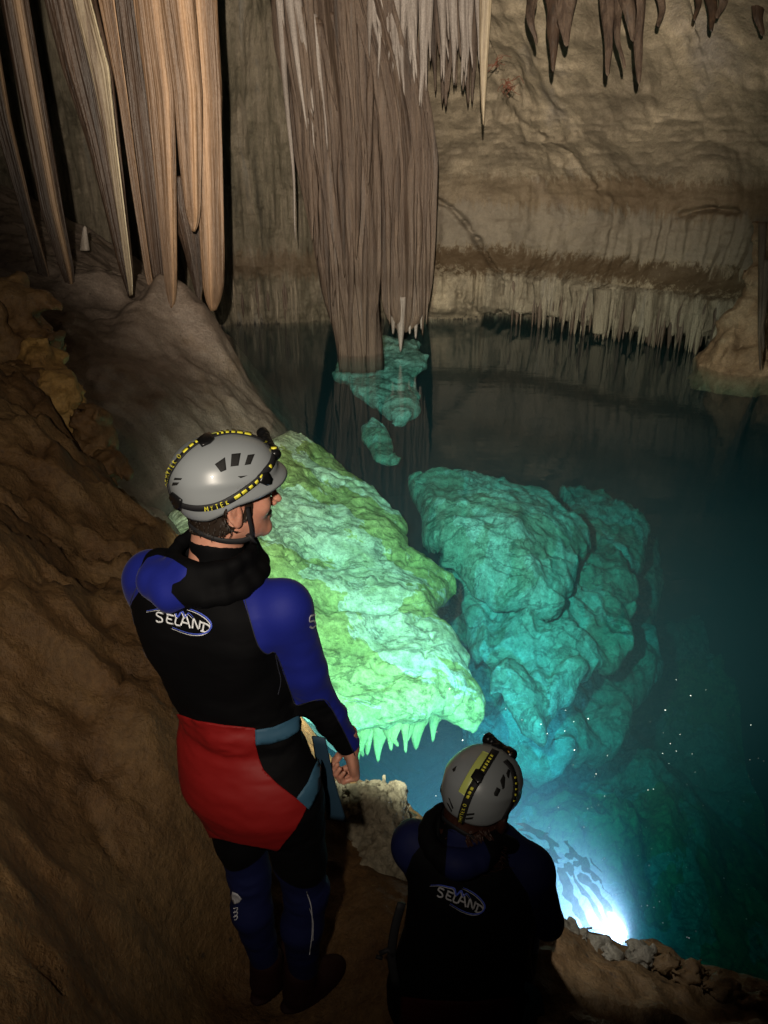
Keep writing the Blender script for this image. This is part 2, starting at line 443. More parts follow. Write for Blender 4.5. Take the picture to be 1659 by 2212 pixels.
def helmet_pt(az, el, a=.104, fr=.124, bk=.128, up=.098, dn=.115):
    """az 0 = forward, +90deg = right side; point of the shell in head space"""
    x = math.sin(az)*math.cos(el); y = math.cos(az)*math.cos(el); z = math.sin(el)
    p = 2.25; r = (abs(x)**p+abs(y)**p+abs(z)**p)**(-1/p)
    return np.array([x*r*a, y*r*(fr if y > 0 else bk), z*r*(up if z > 0 else dn)])
def rim_el(az):
    c = math.cos(az)
    return math.radians(np.interp(c, [-1, -.6, -.1, .35, .8, 1], [-37, -33, -16, -13, -8, -3]))
def helmet_mesh(HF, hc, thick=.008):
    na, ne = 96, 34; out = []; inn = []
    for i in range(ne):
        t = i/(ne-1)
        for j in range(na):
            az = 2*math.pi*j/na; el = math.pi/2+(rim_el(az)-math.pi/2)*t
            p = helmet_pt(az, el)
            fl = sstep(.86, 1.0, t); br = max(0, math.cos(az))**3
            rad = np.array([math.sin(az), math.cos(az), 0])
            p = p+rad*(.003*fl+.020*fl*br)+np.array([0, 0, -.004*fl*br])
            # raised side ridge above the ear line
            p = p+rad*.003*math.exp(-((math.degrees(el)-14)/6.0)**2)*max(0, abs(math.sin(az))**2)
            out.append(p); inn.append(p*np.array([1, 1, 1])-thick*np.array([rad[0]*(.3+.7*t), rad[1]*(.3+.7*t), .6*(1-t)]))
    V = np.array(out+inn)+hc; n = ne*na; G = grid_faces(ne, na, True)
    Fc = [tuple(q[::-1]) for q in G]+[tuple(q+n) for q in G]
    for j in range(na):
        a, b = (ne-1)*na+j, (ne-1)*na+(j+1) % na; Fc.append((b, a, a+n, b+n))
    return HF.w(V), Fc
GLY = {'A': [[(0, 0), (.35, 1), (.7, 0)], [(.15, .35), (.55, .35)]], 'R': [[(0, 0), (0, 1), (.45, .95), (.5, .6), (0, .5), (.55, 0)]],
       'M': [[(0, 0), (.05, 1), (.38, .3), (.7, 1), (.75, 0)]], 'Y': [[(0, 1), (.3, .5), (.6, 1)], [(.3, .5), (.3, 0)]],
       'T': [[(0, 1), (.6, 1)], [(.3, 1), (.3, 0)]], 'E': [[(.5, 1), (0, 1), (0, 0), (.5, 0)], [(0, .5), (.42, .5)]], 'K': [[(0, 0), (0, 1)], [(.5, 1), (0, .45), (.55, 0)]],
       'O': [[(.35, 0), (.05, .3), (.05, .7), (.35, 1), (.65, .7), (.65, .3), (.35, 0)]], 'C': [[(.6, .9), (.3, 1), (.05, .6), (.1, .2), (.4, 0), (.6, .15)]], ' ': []}
def along(path, s, lat):
    """point at arc length s (px) of a drawn path, moved sideways"""
    P = np.asarray(path, float); d = np.linalg.norm(np.diff(P, axis=0), axis=1); c = np.concatenate([[0], np.cumsum(d)])
    x = np.interp(s, c, P[:, 0]); y = np.interp(s, c, P[:, 1]); k = int(np.clip(np.searchsorted(c, s)-1, 0, len(d)-1))
    t = (P[k+1]-P[k])/max(d[k], 1e-6); return x-t[1]*lat, y+t[0]*lat
def print_text(sf, path, s0, text, hgt, adv, w, off=.0062, up=-1):
    """letters on a strap; the reading direction follows the path, up = -1 puts letter tops to its left"""
    out = []; s = s0
    for ch in text:
        for ln in GLY[ch]:
            out.append(ribbon(sf, [along(path, s+x*hgt*.85, up*(y-.5)*hgt) for x, y in ln], w, off, .0006, 2))
        s += adv
    return out
def print_block(sf, path, s0, s1, l0, l1, off=.0062):
    return patch(sf, [along(path, s0, l0), along(path, s1, l0), along(path, s1, l1), along(path, s0, l1)], off, .0006, 4)
def logo(sf, parent, A, wsc=1.0, dim=False):
    """the back print; A maps the drawing to its place on the back"""
    letters = [[(354, 1325), (343, 1322), (340, 1328), (350, 1334), (352, 1341), (344, 1343), (339, 1340)],
               [(364, 1328), (362, 1343), (376, 1347)], [(363, 1335), (373, 1338)], [(362, 1326), (378, 1330)],
               [(383, 1330), (380, 1347), (391, 1351)],
               [(392, 1350), (402, 1328), (412, 1356)], [(395, 1343), (411, 1347)],
               [(417, 1356), (420, 1336), (430, 1358), (434, 1339)],
               [(439, 1361), (442, 1345)], [(434, 1343), (450, 1349), (455, 1357), (446, 1364), (435, 1362)]]
    parts = [ribbon(sf, [A(*p) for p in s], .0042*wsc, .0022, .0012, 4) for s in letters]
    V, Fc = merge(parts); make('logo_lettering', V, Fc, M_lg if dim else M_white, parent)
    sw = [[(320, 1319), (343, 1315), (362, 1316), (378, 1318), (385, 1332), (395, 1320), (402, 1332), (409, 1324), (420, 1333)],
          [(398, 1312), (411, 1315), (433, 1324), (451, 1337), (458, 1350), (451, 1363), (433, 1369), (407, 1366), (374, 1354)]]
    V, Fc = merge([ribbon(sf, [A(*p) for p in s], .0044*wsc, .0030, .001, 5, taper=True) for s in sw]); make('logo_swoosh', V, Fc, M_bprint, parent)
    V, Fc = merge([ribbon(sf, [A(p[0]-2, p[1]+3) for p in s], .0022*wsc, .0026, .001, 5, taper=True) for s in sw]); make('logo_outline', V, Fc, M_lg if dim else M_white, parent)
M_lg = plain('grey_print', (.42, .42, .46), .6)


def band(pts, nf, width, thick):
    P = np.asarray(pts, float); T = np.gradient(P, axis=0); T /= np.linalg.norm(T, axis=1)[:, None]
    N = np.array([nf(p) for p in P]); N -= T*(N*T).sum(1)[:, None]; N /= np.linalg.norm(N, axis=1)[:, None]; S = np.cross(T, N); w = width/2; m = len(P)
    V = np.stack([P-S*w, P-S*w*.9+N*thick, P+S*w*.9+N*thick, P+S*w], 1).reshape(-1, 3)
    return V, [tuple(q) for q in grid_faces(m, 4, True)]+[(0, 1, 2, 3), (4*m-1, 4*m-2, 4*m-3, 4*m-4)]

# ================================================================ materials of the cave
M_wall = rock('cave_wall_rock', [(.09, .067, .045), (.20, .162, .115), (.33, .27, .19), (.25, .22, .195)], .55, (1, 1, .8), .7, .05, .7, 22,
              bands=[(1.2, 2.0, (.12, .10, .08), .62), (.82, 1.28, (.050, .030, .014), .92), (1.85, 2.45, (.075, .042, .018), .62, 1), (-9, .03, (.010, .009, .008), .96)])
M_wallf = rock('fluted_wall_rock', [(.05, .042, .028), (.13, .11, .075), (.20, .165, .12), (.15, .14, .12)], 1.3, (3.2, 3.2, .28), .9, .05, .62, 12,
              bands=[(.80, 1.30, (.07, .042, .022), .6), (-9, .03, (.010, .009, .008), .96)])
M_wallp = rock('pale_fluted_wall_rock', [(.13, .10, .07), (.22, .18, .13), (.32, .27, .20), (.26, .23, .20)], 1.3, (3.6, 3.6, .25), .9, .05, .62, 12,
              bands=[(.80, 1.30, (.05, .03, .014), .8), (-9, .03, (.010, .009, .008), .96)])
M_drip = rock('dripstone', [(.030, .018, .012), (.075, .047, .032), (.125, .085, .060), (.10, .080, .070)], 1.6, (5, 5, .22), .8, .03, .55, 9, spec=.4,
              bands=[(.90, 1.30, (.035, .020, .012), .6)])
M_dripw = rock('pale_dripstone', [(.25, .20, .16), (.42, .36, .31), (.52, .47, .44)], 1.6, (5, 5, .3), .6, .02, .5, 9, spec=.4)
M_dripm = rock('lilac_dripstone', [(.12, .095, .08), (.22, .185, .165), (.33, .29, .265)], 1.6, (5, 5, .3), .6, .02, .5, 9, spec=.4)
M_bank = rock('grey_flowstone', [(.10, .072, .054), (.19, .145, .115), (.28, .22, .18), (.21, .145, .095)], .8, (1, 1, 1.2), .7, .035, .5, 18, spec=.45, pits=9)
M_brown = rock('brown_clay_rock', [(.075, .036, .012), (.155, .080, .028), (.22, .13, .052), (.12, .070, .030)], 1.3, (1, 1, 1), .8, .03, .62, 12, spec=.35, pits=14)
M_ochre = rock('ochre_rock', [(.22, .11, .03), (.46, .27, .08), (.60, .40, .15)], 3.2, (1, 1, 1), .8, .03, .6, 10, spec=.4)
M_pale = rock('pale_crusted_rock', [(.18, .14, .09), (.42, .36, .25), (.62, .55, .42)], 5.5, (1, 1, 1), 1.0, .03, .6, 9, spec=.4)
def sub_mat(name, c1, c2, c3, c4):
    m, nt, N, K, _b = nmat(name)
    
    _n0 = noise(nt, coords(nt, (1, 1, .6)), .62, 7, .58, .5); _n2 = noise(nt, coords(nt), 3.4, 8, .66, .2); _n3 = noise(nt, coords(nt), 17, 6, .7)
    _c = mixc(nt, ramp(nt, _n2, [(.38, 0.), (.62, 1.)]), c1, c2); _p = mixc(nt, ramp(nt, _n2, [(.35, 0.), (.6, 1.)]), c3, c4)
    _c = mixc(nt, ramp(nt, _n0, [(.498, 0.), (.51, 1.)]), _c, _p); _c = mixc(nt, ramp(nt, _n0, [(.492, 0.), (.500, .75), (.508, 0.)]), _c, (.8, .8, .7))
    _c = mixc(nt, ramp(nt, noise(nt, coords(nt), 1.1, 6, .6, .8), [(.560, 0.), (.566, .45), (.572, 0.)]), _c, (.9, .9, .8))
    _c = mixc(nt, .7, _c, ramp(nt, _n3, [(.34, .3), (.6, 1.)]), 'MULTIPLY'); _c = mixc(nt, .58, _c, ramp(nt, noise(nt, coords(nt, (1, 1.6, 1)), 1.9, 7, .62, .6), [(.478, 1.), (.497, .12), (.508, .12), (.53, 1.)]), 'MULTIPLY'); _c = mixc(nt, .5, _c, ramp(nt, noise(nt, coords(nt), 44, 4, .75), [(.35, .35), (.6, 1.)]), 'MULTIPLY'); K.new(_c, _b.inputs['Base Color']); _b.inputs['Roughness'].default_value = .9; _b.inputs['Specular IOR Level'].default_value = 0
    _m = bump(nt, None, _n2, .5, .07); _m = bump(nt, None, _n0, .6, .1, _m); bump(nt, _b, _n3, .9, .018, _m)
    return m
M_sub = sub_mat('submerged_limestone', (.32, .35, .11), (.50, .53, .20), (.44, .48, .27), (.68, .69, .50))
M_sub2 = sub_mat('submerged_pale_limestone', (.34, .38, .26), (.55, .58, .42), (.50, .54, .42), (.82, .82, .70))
M_subd = rock('submerged_dripstone', [(.40, .38, .09), (.62, .56, .18)], 2.5, (2, 2, .6), .6, .03, .9, 9, spec=0)
M_root = plain('red_brown_root', (.10, .028, .012), .7)

# ================================================================ the pool floor: ledges under water and the deep
def heightfield(name, x0, x1, y0, y1, h, fn, mat, detail=None, **kw):
    xs = np.arange(x0, x1+h/2, h); ys = np.arange(y0, y1+h/2, h)
    X, Yv = np.meshgrid(xs, ys, indexing='ij'); Z = fn(X, Yv)
    V = np.stack([X, Yv, Z], -1)
    if detail: V = detail(V)
    G = grid_faces(len(xs), len(ys)); return make(name, V.reshape(-1, 3), G[:, ::-1], mat, **kw)
def wpoly(pts, z): return np.array([atz(x, y, z)[:2] for x, y in pts])
def rbf(points, lam=.05):
    """smooth height surface through given world points"""
    P = np.array(points, float); n = len(P)
    def phi(r): return np.where(r > 1e-9, r*r*np.log(r+1e-12), 0)
    A = np.zeros((n+3, n+3)); d = np.linalg.norm(P[:, None, :2]-P[None, :, :2], axis=-1)
    A[:n, :n] = phi(d)+lam*np.eye(n); A[:n, n] = 1; A[:n, n+1:] = P[:, :2]; A[n, :n] = 1; A[n+1:, :n] = P[:, :2].T
    w = np.linalg.solve(A, np.append(P[:, 2], [0, 0, 0]))
    def f(X, Yv):
        r = w[n]+w[n+1]*X+w[n+2]*Yv
        for k in range(n): r = r+w[k]*phi(np.hypot(X-P[k, 0], Yv-P[k, 1]))
        return r
    return f
def pt(px, py, z): a = atz(px, py, z); return (a[0], a[1], z)
shelf_p = [(300, 1130), (420, 1000), (600, 915), (660, 940), (730, 985), (800, 1020), (835, 1060), (872, 1118), (880, 1150), (945, 1180), (985, 1225), (975, 1270), (985, 1330), (1008, 1395), (1044, 1462), (1026, 1484), (985, 1490), (930, 1480), (900, 1508), (860, 1522), (820, 1512), (780, 1532), (700, 1545), (560, 1560), (300, 1500)]
shelf_z = [(600, 925, -.02), (340, 1120, -.05), (450, 1000, -.02), (730, 985, -.35), (872, 1118, -.62), (975, 1250, -.85), (1040, 1465, -1.0), (800, 1570, -1.0), (620, 1400, -.8), (560, 1150, -.3), (700, 1200, -.55), (850, 1300, -.75), (900, 1450, -.92)]
sf1 = rbf([pt(*p) for p in shelf_z], .02)
def wpoly_on(pts, fz):
    o = []
    for x, y in pts:
        z = -.6
        for _ in range(6): a = atz(x, y, z); z = float(np.clip(fz(a[0], a[1]), -1.3, -.02))
        o.append(a[:2])
    return np.array(o)
bould_p = [(905, 1045), (960, 1030), (1010, 1040), (1060, 1030), (1120, 1028), (1190, 1048), (1240, 1080), (1262, 1100), (1240, 1150), (1235, 1185), (1190, 1222), (1130, 1228), (1075, 1218), (1020, 1205), (985, 1190), (960, 1158), (945, 1110), (915, 1080)]
sf2 = rbf([pt(905, 1060, -1.0), pt(1060, 1035, -1.0), pt(1240, 1090, -1.35), pt(1200, 1215, -1.35), pt(980, 1190, -1.15), pt(1080, 1120, -.9), pt(1130, 1170, -1.1)], .02)
b3_p = [(960, 1190), (1000, 1205), (1200, 1215), (1240, 1100), (1300, 1092), (1345, 1110), (1378, 1135), (1368, 1190), (1340, 1230), (1352, 1290), (1330, 1350), (1300, 1400), (1240, 1440), (1180, 1520), (1110, 1490), (1040, 1400), (990, 1300)]
sf3 = rbf([pt(1000, 1230, -1.1), pt(985, 1330, -1.35), pt(1060, 1400, -2.0), pt(1150, 1300, -1.55), pt(1220, 1200, -1.4), pt(1300, 1100, -1.75), pt(1370, 1150, -2.05), pt(1340, 1300, -2.5), pt(1180, 1480, -3.0)], .02)
p4 = [(705, 825), (735, 790), (700, 772), (760, 768), (930, 772), (928, 820), (905, 850), (895, 885), (855, 908), (800, 872), (750, 850)]
p5 = [(765, 930), (835, 932), (872, 965), (885, 1000), (860, 1020), (810, 1005), (790, 975)]
p6 = [(1110, 1560), (1250, 1540), (1380, 1580), (1440, 1640), (1430, 1740), (1330, 1800), (1150, 1760), (1060, 1650)]
p7 = [(1400, 1330), (1500, 1310), (1640, 1340), (1659, 1420), (1560, 1440), (1430, 1400)]
ledges = [ (wpoly(p6, -4.6), lambda X, Yv: -4.7+0*X, .8, .25), (wpoly(p7, -4.6), lambda X, Yv: -4.8+0*X, .8, .25)]
def bed_fn(X, Yv):
    P2 = xyz(X, Yv, 0*X); wx = .16*fbm(P2*1.6, 4, 11); wy = .16*fbm(P2*1.6, 4, 21)
    Z = -5.8+.6*fbm(P2*.55, 4, 31)-.25*np.clip(X-2, 0, 3)+.7*np.clip(.8-X, 0, 1.2)
    Z = np.maximum(Z, -6.6)
    for (pl, fz, steep, und) in ledges:
        sd = poly_sd(X+wx*.8, Yv+wy*.8, pl); top = fz(X, Yv)
        s = np.clip(sd, 0, 5); z = top-steep*s*sstep(0, .35, s+.0)-.35*np.clip(s, 0, 1)
        # surface relief: slabs, hollows, small terraces
        rel = und*(.55*fbm(P2*1.3, 5, 41)+.32*fbm(P2*3.7, 4, 47, ridged=True)-.3)
        e = fbm(P2*np.array([.9, 2.0, 1])+.6*fbm(P2*1.1, 3, 5)[..., None], 3, 61); ter = (np.floor(e*3.2)+sstep(.82, 1.0, e*3.2-np.floor(e*3.2)))*.5
        rel = rel+und*.42*ter
        # cracks
        cr = np.abs(fbm(P2*.8+3.1, 4, 71)); rel = rel-.22*und/.1*(1-sstep(0, .035, cr))*.5
        Z = np.maximum(Z, np.where(s > 2.5, -9, z+rel*np.clip(1-s*1.5, .2, 1)))
    return np.minimum(Z, -.0)
heightfield('lake_bed', -3.4, 5.6, .9, 14.5, .034, bed_fn, M_sub, kind='structure')

def relief(P2, und):
    rel = und*(.42*fbm(P2*1.1, 5, 41)+.30*fbm(P2*4.2, 5, 47, .6, True)-.3)
    e = fbm(P2*np.array([.8, 1.7, 1])+.6*fbm(P2*1.0, 3, 5)[..., None], 3, 61); q = e*2.6; ter = (np.floor(q)+sstep(.88, 1.0, q-np.floor(q)))*.5
    cr = np.abs(fbm(P2*.7+3.1, 4, 71)); return rel+und*.55*ter-.05*(1-sstep(0, .03, cr))
def slab(name, poly, fz, thick, lo, hi, res, und, cuts=(), grow=0.0, mat=None, **kw):
    def fn(P):
        q = P.copy(); q[..., 2] = 0; wv = np.stack([fbm(q*1.5, 4, 11), fbm(q*1.5, 4, 21)], -1)*.13
        sd = poly_sd(P[..., 0]+wv[..., 0], P[..., 1]+wv[..., 1], poly)+.03*fbm(P*3, 3, 4)-grow
        top = np.minimum(fz(P[..., 0], P[..., 1])+relief(q, und), -.05)
        for (a, b, r, dep) in cuts: c = atz(a, b, -1.0); top = top-dep*np.exp(-(((P[..., 0]-c[0])**2+(P[..., 1]-c[1])**2)/r**2))
        up = (P[..., 2]-top)*.85; t2 = thick+np.clip(-sd, 0, 2)*.5+.10*fbm(P*1.6, 3, 9)
        return smax(smax(up, sd*.9, .22), (top-t2-P[..., 2])*.8, .12)
    V, Q = surface_nets(fn, lo, hi, res); return make(name, V, Q, mat or M_sub2, **kw)
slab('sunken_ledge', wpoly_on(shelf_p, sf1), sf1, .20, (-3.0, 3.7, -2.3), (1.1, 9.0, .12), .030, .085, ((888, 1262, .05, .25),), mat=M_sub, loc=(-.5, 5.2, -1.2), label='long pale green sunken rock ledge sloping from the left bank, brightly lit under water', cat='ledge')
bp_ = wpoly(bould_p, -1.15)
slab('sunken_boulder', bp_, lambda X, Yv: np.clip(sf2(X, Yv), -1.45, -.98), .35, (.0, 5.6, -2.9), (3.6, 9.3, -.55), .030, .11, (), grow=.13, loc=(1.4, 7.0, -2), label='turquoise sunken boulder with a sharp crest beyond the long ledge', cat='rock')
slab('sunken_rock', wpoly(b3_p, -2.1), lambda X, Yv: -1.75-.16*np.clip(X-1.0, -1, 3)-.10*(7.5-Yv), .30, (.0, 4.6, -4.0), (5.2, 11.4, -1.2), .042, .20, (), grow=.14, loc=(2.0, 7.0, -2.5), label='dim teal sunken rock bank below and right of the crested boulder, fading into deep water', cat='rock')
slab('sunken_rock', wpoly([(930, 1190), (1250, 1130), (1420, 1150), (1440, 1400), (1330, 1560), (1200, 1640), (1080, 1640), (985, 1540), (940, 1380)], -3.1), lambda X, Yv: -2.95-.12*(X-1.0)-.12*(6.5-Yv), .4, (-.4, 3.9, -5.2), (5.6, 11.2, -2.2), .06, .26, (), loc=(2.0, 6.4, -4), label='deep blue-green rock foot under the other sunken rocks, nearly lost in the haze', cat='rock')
slab('sunken_slab', wpoly(p4, -.6), lambda X, Yv: -.5-.12*(11-Yv), .12, (-2.0, 8.0, -1.9), (1.6, 13.5, -.06), .045, .10, (), loc=(-.3, 10.5, -1), label='blue sunken slab glowing at the foot of the twin columns', cat='rock')
slab('sunken_slab', wpoly(p5, -.9), lambda X, Yv: -.85-.15*(8.8-Yv), .12, (-.9, 6.9, -1.9), (1.2, 10.2, -.3), .04, .12, (), loc=(0, 8.6, -1.2), label='narrow broken blue slab between the far glowing slab and the long ledge', cat='rock')
cl = wpoly([(1088, 1142), (1110, 1125), (1160, 1112), (1240, 1094)], -1.0)
# pale drapery hanging from the edge of the sunken shelf
def spike(start, tip, r0, r1, seg=14, rings=14, flute=.12, seed=0, flat=1.0, yaw=0.0, bulge=0.0, wander=.0, power=1.0, top=0.0):
    tp_ = top; top = np.asarray(start, float); tip = np.asarray(tip, float); V = []; ang = np.linspace(0, 2*math.pi, seg, endpoint=False)
    L = np.linalg.norm(tip-top)
    for k in range(rings):
        t = k/(rings-1); c = top+(tip-top)*t; r = r1+(r0-r1)*(1-t)**power; r *= 1+bulge*math.sin(t*math.pi)
        if tp_: r *= float(sstep(-.03, tp_, t))
        if k == rings-1: r = r1*.35
        if wander: c = c+wander*np.array([vn(np.array([t*3.0, seed*1.7, .3])), vn(np.array([t*3.0, seed*2.3, 9.3])), 0])*t
        q = np.stack([np.cos(ang)*1.6, np.sin(ang)*1.6, np.full(seg, t*L*1.2)], -1)+seed*7.7
        n = 1+flute*(vn(q*1.6, seed)+.6*vn(q*np.array([3.3, 3.3, 1]), seed+1)+.35*np.cos(ang*7+seed))
        x = r*n*np.cos(ang); y = r*n*np.sin(ang)*flat; ca, sa = math.cos(yaw), math.sin(yaw)
        V.append(np.stack([c[0]+x*ca-y*sa, c[1]+x*sa+y*ca, np.full(seg, c[2])], -1))
    V = np.concatenate(V); Fc = [tuple(q) for q in grid_faces(rings, seg, True)[:, ::-1]]+[tuple(range(seg)), tuple(range((rings-1)*seg, rings*seg))[::-1]]
    return V, Fc
rs = random.Random(12)
sub = []
for k, (x, y, y2, w) in enumerate([(782, 1560, 1640, .05), (800, 1560, 1632, .035), (818, 1555, 1648, .045), (838, 1560, 1618, .04), (856, 1560, 1610, .035), (872, 1555, 1625, .04), (888, 1545, 1600, .03), (903, 1530, 1615, .04), (918, 1520, 1580, .03), (942, 1515, 1602, .05), (958, 1515, 1560, .03), (972, 1512, 1555, .025), (765, 1560, 1660, .05), (745, 1570, 1650, .05), (990, 1505, 1545, .025), (1004, 1500, 1532, .02)]):
    a = atz(x, y-18, -1.12); zt = CAMZ+(ray(x, y2)*(a[1]/ray(x, y2)[1]))[2]; b = aty(x+rs.uniform(-4, 4), y2, a[1]+.02)
    V, Fc = spike(a, b, w*rs.uniform(1.6, 2.8), .012, 12, 16, .26, k+3, .8, 0, power=rs.uniform(.9, 1.6), wander=.04)
    make('submerged_stalactite', V, Fc, M_subd, loc=a, label='pale green stalactite under water, hanging with others from the lip of the lit rock shelf', cat='stalactite', group='stalactites under the sunken shelf lip')

# ================================================================ cave wall and roof behind the pool
plan_px = [(-900, 640, 9.0), (-300, 600, 11.8), (120, 620, 13.2), (480, 700, 13.7), (640, 690, 14.0), (800, 684, 14.1), (930, 680, 14.1), (1100, 684, 13.9), (1300, 722, 12.7), (1480, 750, 11.9), (1600, 775, 11.2), (1760, 810, 10.4), (2100, 880, 8.6), (2500, 1000, 6.4)]
plan = spline([aty(x, y, d)[:2] for x, y, d in plan_px], 60)
seg_l = np.linalg.norm(np.diff(plan, axis=0), axis=1); cs = np.concatenate([[0], np.cumsum(seg_l)]); NS = 700
sx = np.linspace(0, cs[-1], NS); PL = np.stack([np.interp(sx, cs, plan[:, 0]), np.interp(sx, cs, plan[:, 1])], 1)
TN = np.gradient(PL, axis=0); TN /= np.linalg.norm(TN, axis=1)[:, None]; NI = np.stack([TN[:, 1], -TN[:, 0]], 1)     # towards the pool
vz = np.concatenate([np.linspace(-3.5, -.05, 24), np.linspace(0, 3.2, 250), np.linspace(3.22, 7.5, 140)])
def wall_off(x, z):
    r = np.interp(z, [-3.5, -.3, 0, .25, .8, 1.0, 1.25, 1.7, 2.1, 2.4, 2.8, 3.3, 4.0, 4.8, 6, 7.5], [-.2, -.15, -.12, .10, .16, -.02, -.22, -.32, -.25, -.08, .12, .55, 1.25, 2.3, 4.2, 7.0])
    l = np.interp(z, [-3.5, 0, 1, 2, 3, 5, 7.5], [0, .0, .1, .2, .4, 1.0, 2.6])
    w = sstep(-.9, 1.0, x); return l*(1-w)+r*w, w
XX = PL[:, 0][:, None]+0*vz; YY = PL[:, 1][:, None]+0*vz; ZZ = np.broadcast_to(vz, XX.shape)
off, ww = wall_off(XX, ZZ)
U3 = xyz(sx[:, None]+0*vz, ZZ, 0*XX)
P3 = xyz(XX, YY, ZZ)
fl = fbm(U3*np.array([7.0, .55, 1]), 4, 3, .55, True)                       # vertical flutes
fl2 = fbm(U3*np.array([16.0, 1.1, 1]), 3, 7, .55)
big = fbm(P3*.55, 4, 13); med = fbm(P3*1.7, 4, 17); fine = fbm(P3*6, 4, 19, .6); ridg = fbm(P3*np.array([1.1, 1.1, 1.6]), 4, 23, .5, True)
fring = sstep(.06, .2, ZZ)*(1-sstep(.72, .95, ZZ)); fr2 = sstep(1.0, 1.25, ZZ)*(1-sstep(1.5, 2.2, ZZ))*sstep(3.0, 4.2, XX)
flw = np.clip((1-ww)*1.0+ww*(fring*1.1+fr2*.9+.10), 0, 1.2)*sstep(-.5, .3, ZZ)
lump = ww*sstep(2.2, 3.0, ZZ)
ed = .17+.07*fbm(U3*np.array([1.5, 0, 1]), 3, 90)+.10*fbm(U3*np.array([9, 0, 1]), 2, 91); ed = np.where(XX > 1.75, ed, -9.)
under = (1-sstep(-.03, .04, ZZ-ed))
for (pts_, dep_, wd_) in ((((940, 436), (985, 458), (1015, 492), (1040, 530), (1066, 575), (1092, 600), (1096, 640)), .30, .045), (((930, 560), (990, 640)), .10, .03), (((1480, 470), (1520, 455), (1560, 460)), .25, .05), (((1160, 250), (1240, 330), (1260, 400)), .10, .04), (((985, 590), (1000, 650), (1040, 690)), .12, .04)):
    for k in range(len(pts_)-1):
        a_ = aty(*pts_[k], 13.4 if pts_[k][0] < 1300 else 11.8); b_2 = aty(*pts_[k+1], 13.4 if pts_[k][0] < 1300 else 11.8)
        ex, ez = b_2[0]-a_[0], b_2[2]-a_[2]; t_ = np.clip(((XX-a_[0])*ex+(ZZ-a_[2])*ez)/(ex*ex+ez*ez), 0, 1); dd = np.hypot(XX-a_[0]-t_*ex, ZZ-a_[2]-t_*ez)+.02*fine
        off = off-dep_*.5*np.exp(-(dd/wd_)**2)
off = off+.16*big+.05*med+.014*fine+flw*(.085*fl+.03*fl2)+(.05+.13*lump)*(ridg-.3)*.6-.6*under
VW = np.stack([XX+NI[:, 0][:, None]*off, YY+NI[:, 1][:, None]*off, ZZ], -1)
Gw = grid_faces(NS, len(vz)); xm = XX[:-1, :-1].ravel()
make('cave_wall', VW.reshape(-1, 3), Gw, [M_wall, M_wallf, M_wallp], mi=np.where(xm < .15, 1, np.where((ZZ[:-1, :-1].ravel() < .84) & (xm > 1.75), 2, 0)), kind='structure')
# rear cave roof and side closing the chamber out of frame
def wall_at(x, z):                                   # the point of the wall surface at a given x and height
    i = int(np.argmin(np.abs(VW[:, np.argmin(np.abs(vz-z)), 0]-x))); return VW[i, np.argmin(np.abs(vz-z))].copy()

# fringe of thin stalactites along the foot of the wall
kinds = []
for s in range(7):
    V, Fc = spike((0, 0, 0), (0, 0, -1), .10, .012, 10, 16, .26, s, .7, 0, power=.7, top=.45); kinds.append(None); me_o = make('stalactite', V, Fc, M_wallp if s % 3 else M_drip); me_o.name = 'stalactite'; kinds[s] = me_o.data; bpy.data.objects.remove(me_o)
for px_ in sorted(rs.uniform(1095, 1655) for _ in range(210)):
    y_ = np.interp(px_, [1095, 1300, 1480, 1659], [640, 668, 690, 700]); yb = np.interp(px_, [1095, 1300, 1480, 1659], [688, 722, 748, 790])
    ln = top_ = rs.choice((.35, .45, .55, .65, .8)); top = rs.uniform(.35, .8)
    x0 = aty(px_, yb, np.interp(px_, [1095, 1300, 1480, 1659], [13.9, 12.7, 11.9, 11.0]))
    p = wall_at(x0[0], .5); n = NI[int(np.argmin(np.hypot(PL[:, 0]-p[0], PL[:, 1]-p[1])))]
    o = bpy.data.objects.new('fringe_stalactite', kinds[rs.randrange(7)]); COL.objects.link(o)
    p = wall_at(p[0], top); o.location = (p[0]+n[0]*rs.uniform(-.05, .02), p[1]+n[1]*rs.uniform(-.05, .02), top); zb = max(-.03, top-ln); th_ = rs.choice((.18, .25, .32, .45, .6))
    o.scale = (th_, th_, top-zb)
    tag(o, 'thin pale stalactite in the dense fringe reaching down to the far waterline', 'stalactite', 'fringe stalactites at the far waterline')
for px_ in [488, 505, 512, 530, 548, 560, 585, 600, 615, 622, 630, 640]:
    x0 = aty(px_, 695, 13.7); p = wall_at(x0[0], .5); o = bpy.data.objects.new('fringe_stalactite', kinds[rs.randrange(7)]); COL.objects.link(o)
    o.location = (p[0], p[1]-.05, rs.uniform(.5, 1.0)); o.scale = (.4, .4, o.location[2]-rs.uniform(-.02, .25)); tag(o, 'thin brown stalactite above the dark water left of the twin columns', 'stalactite', 'fringe stalactites left of the columns')
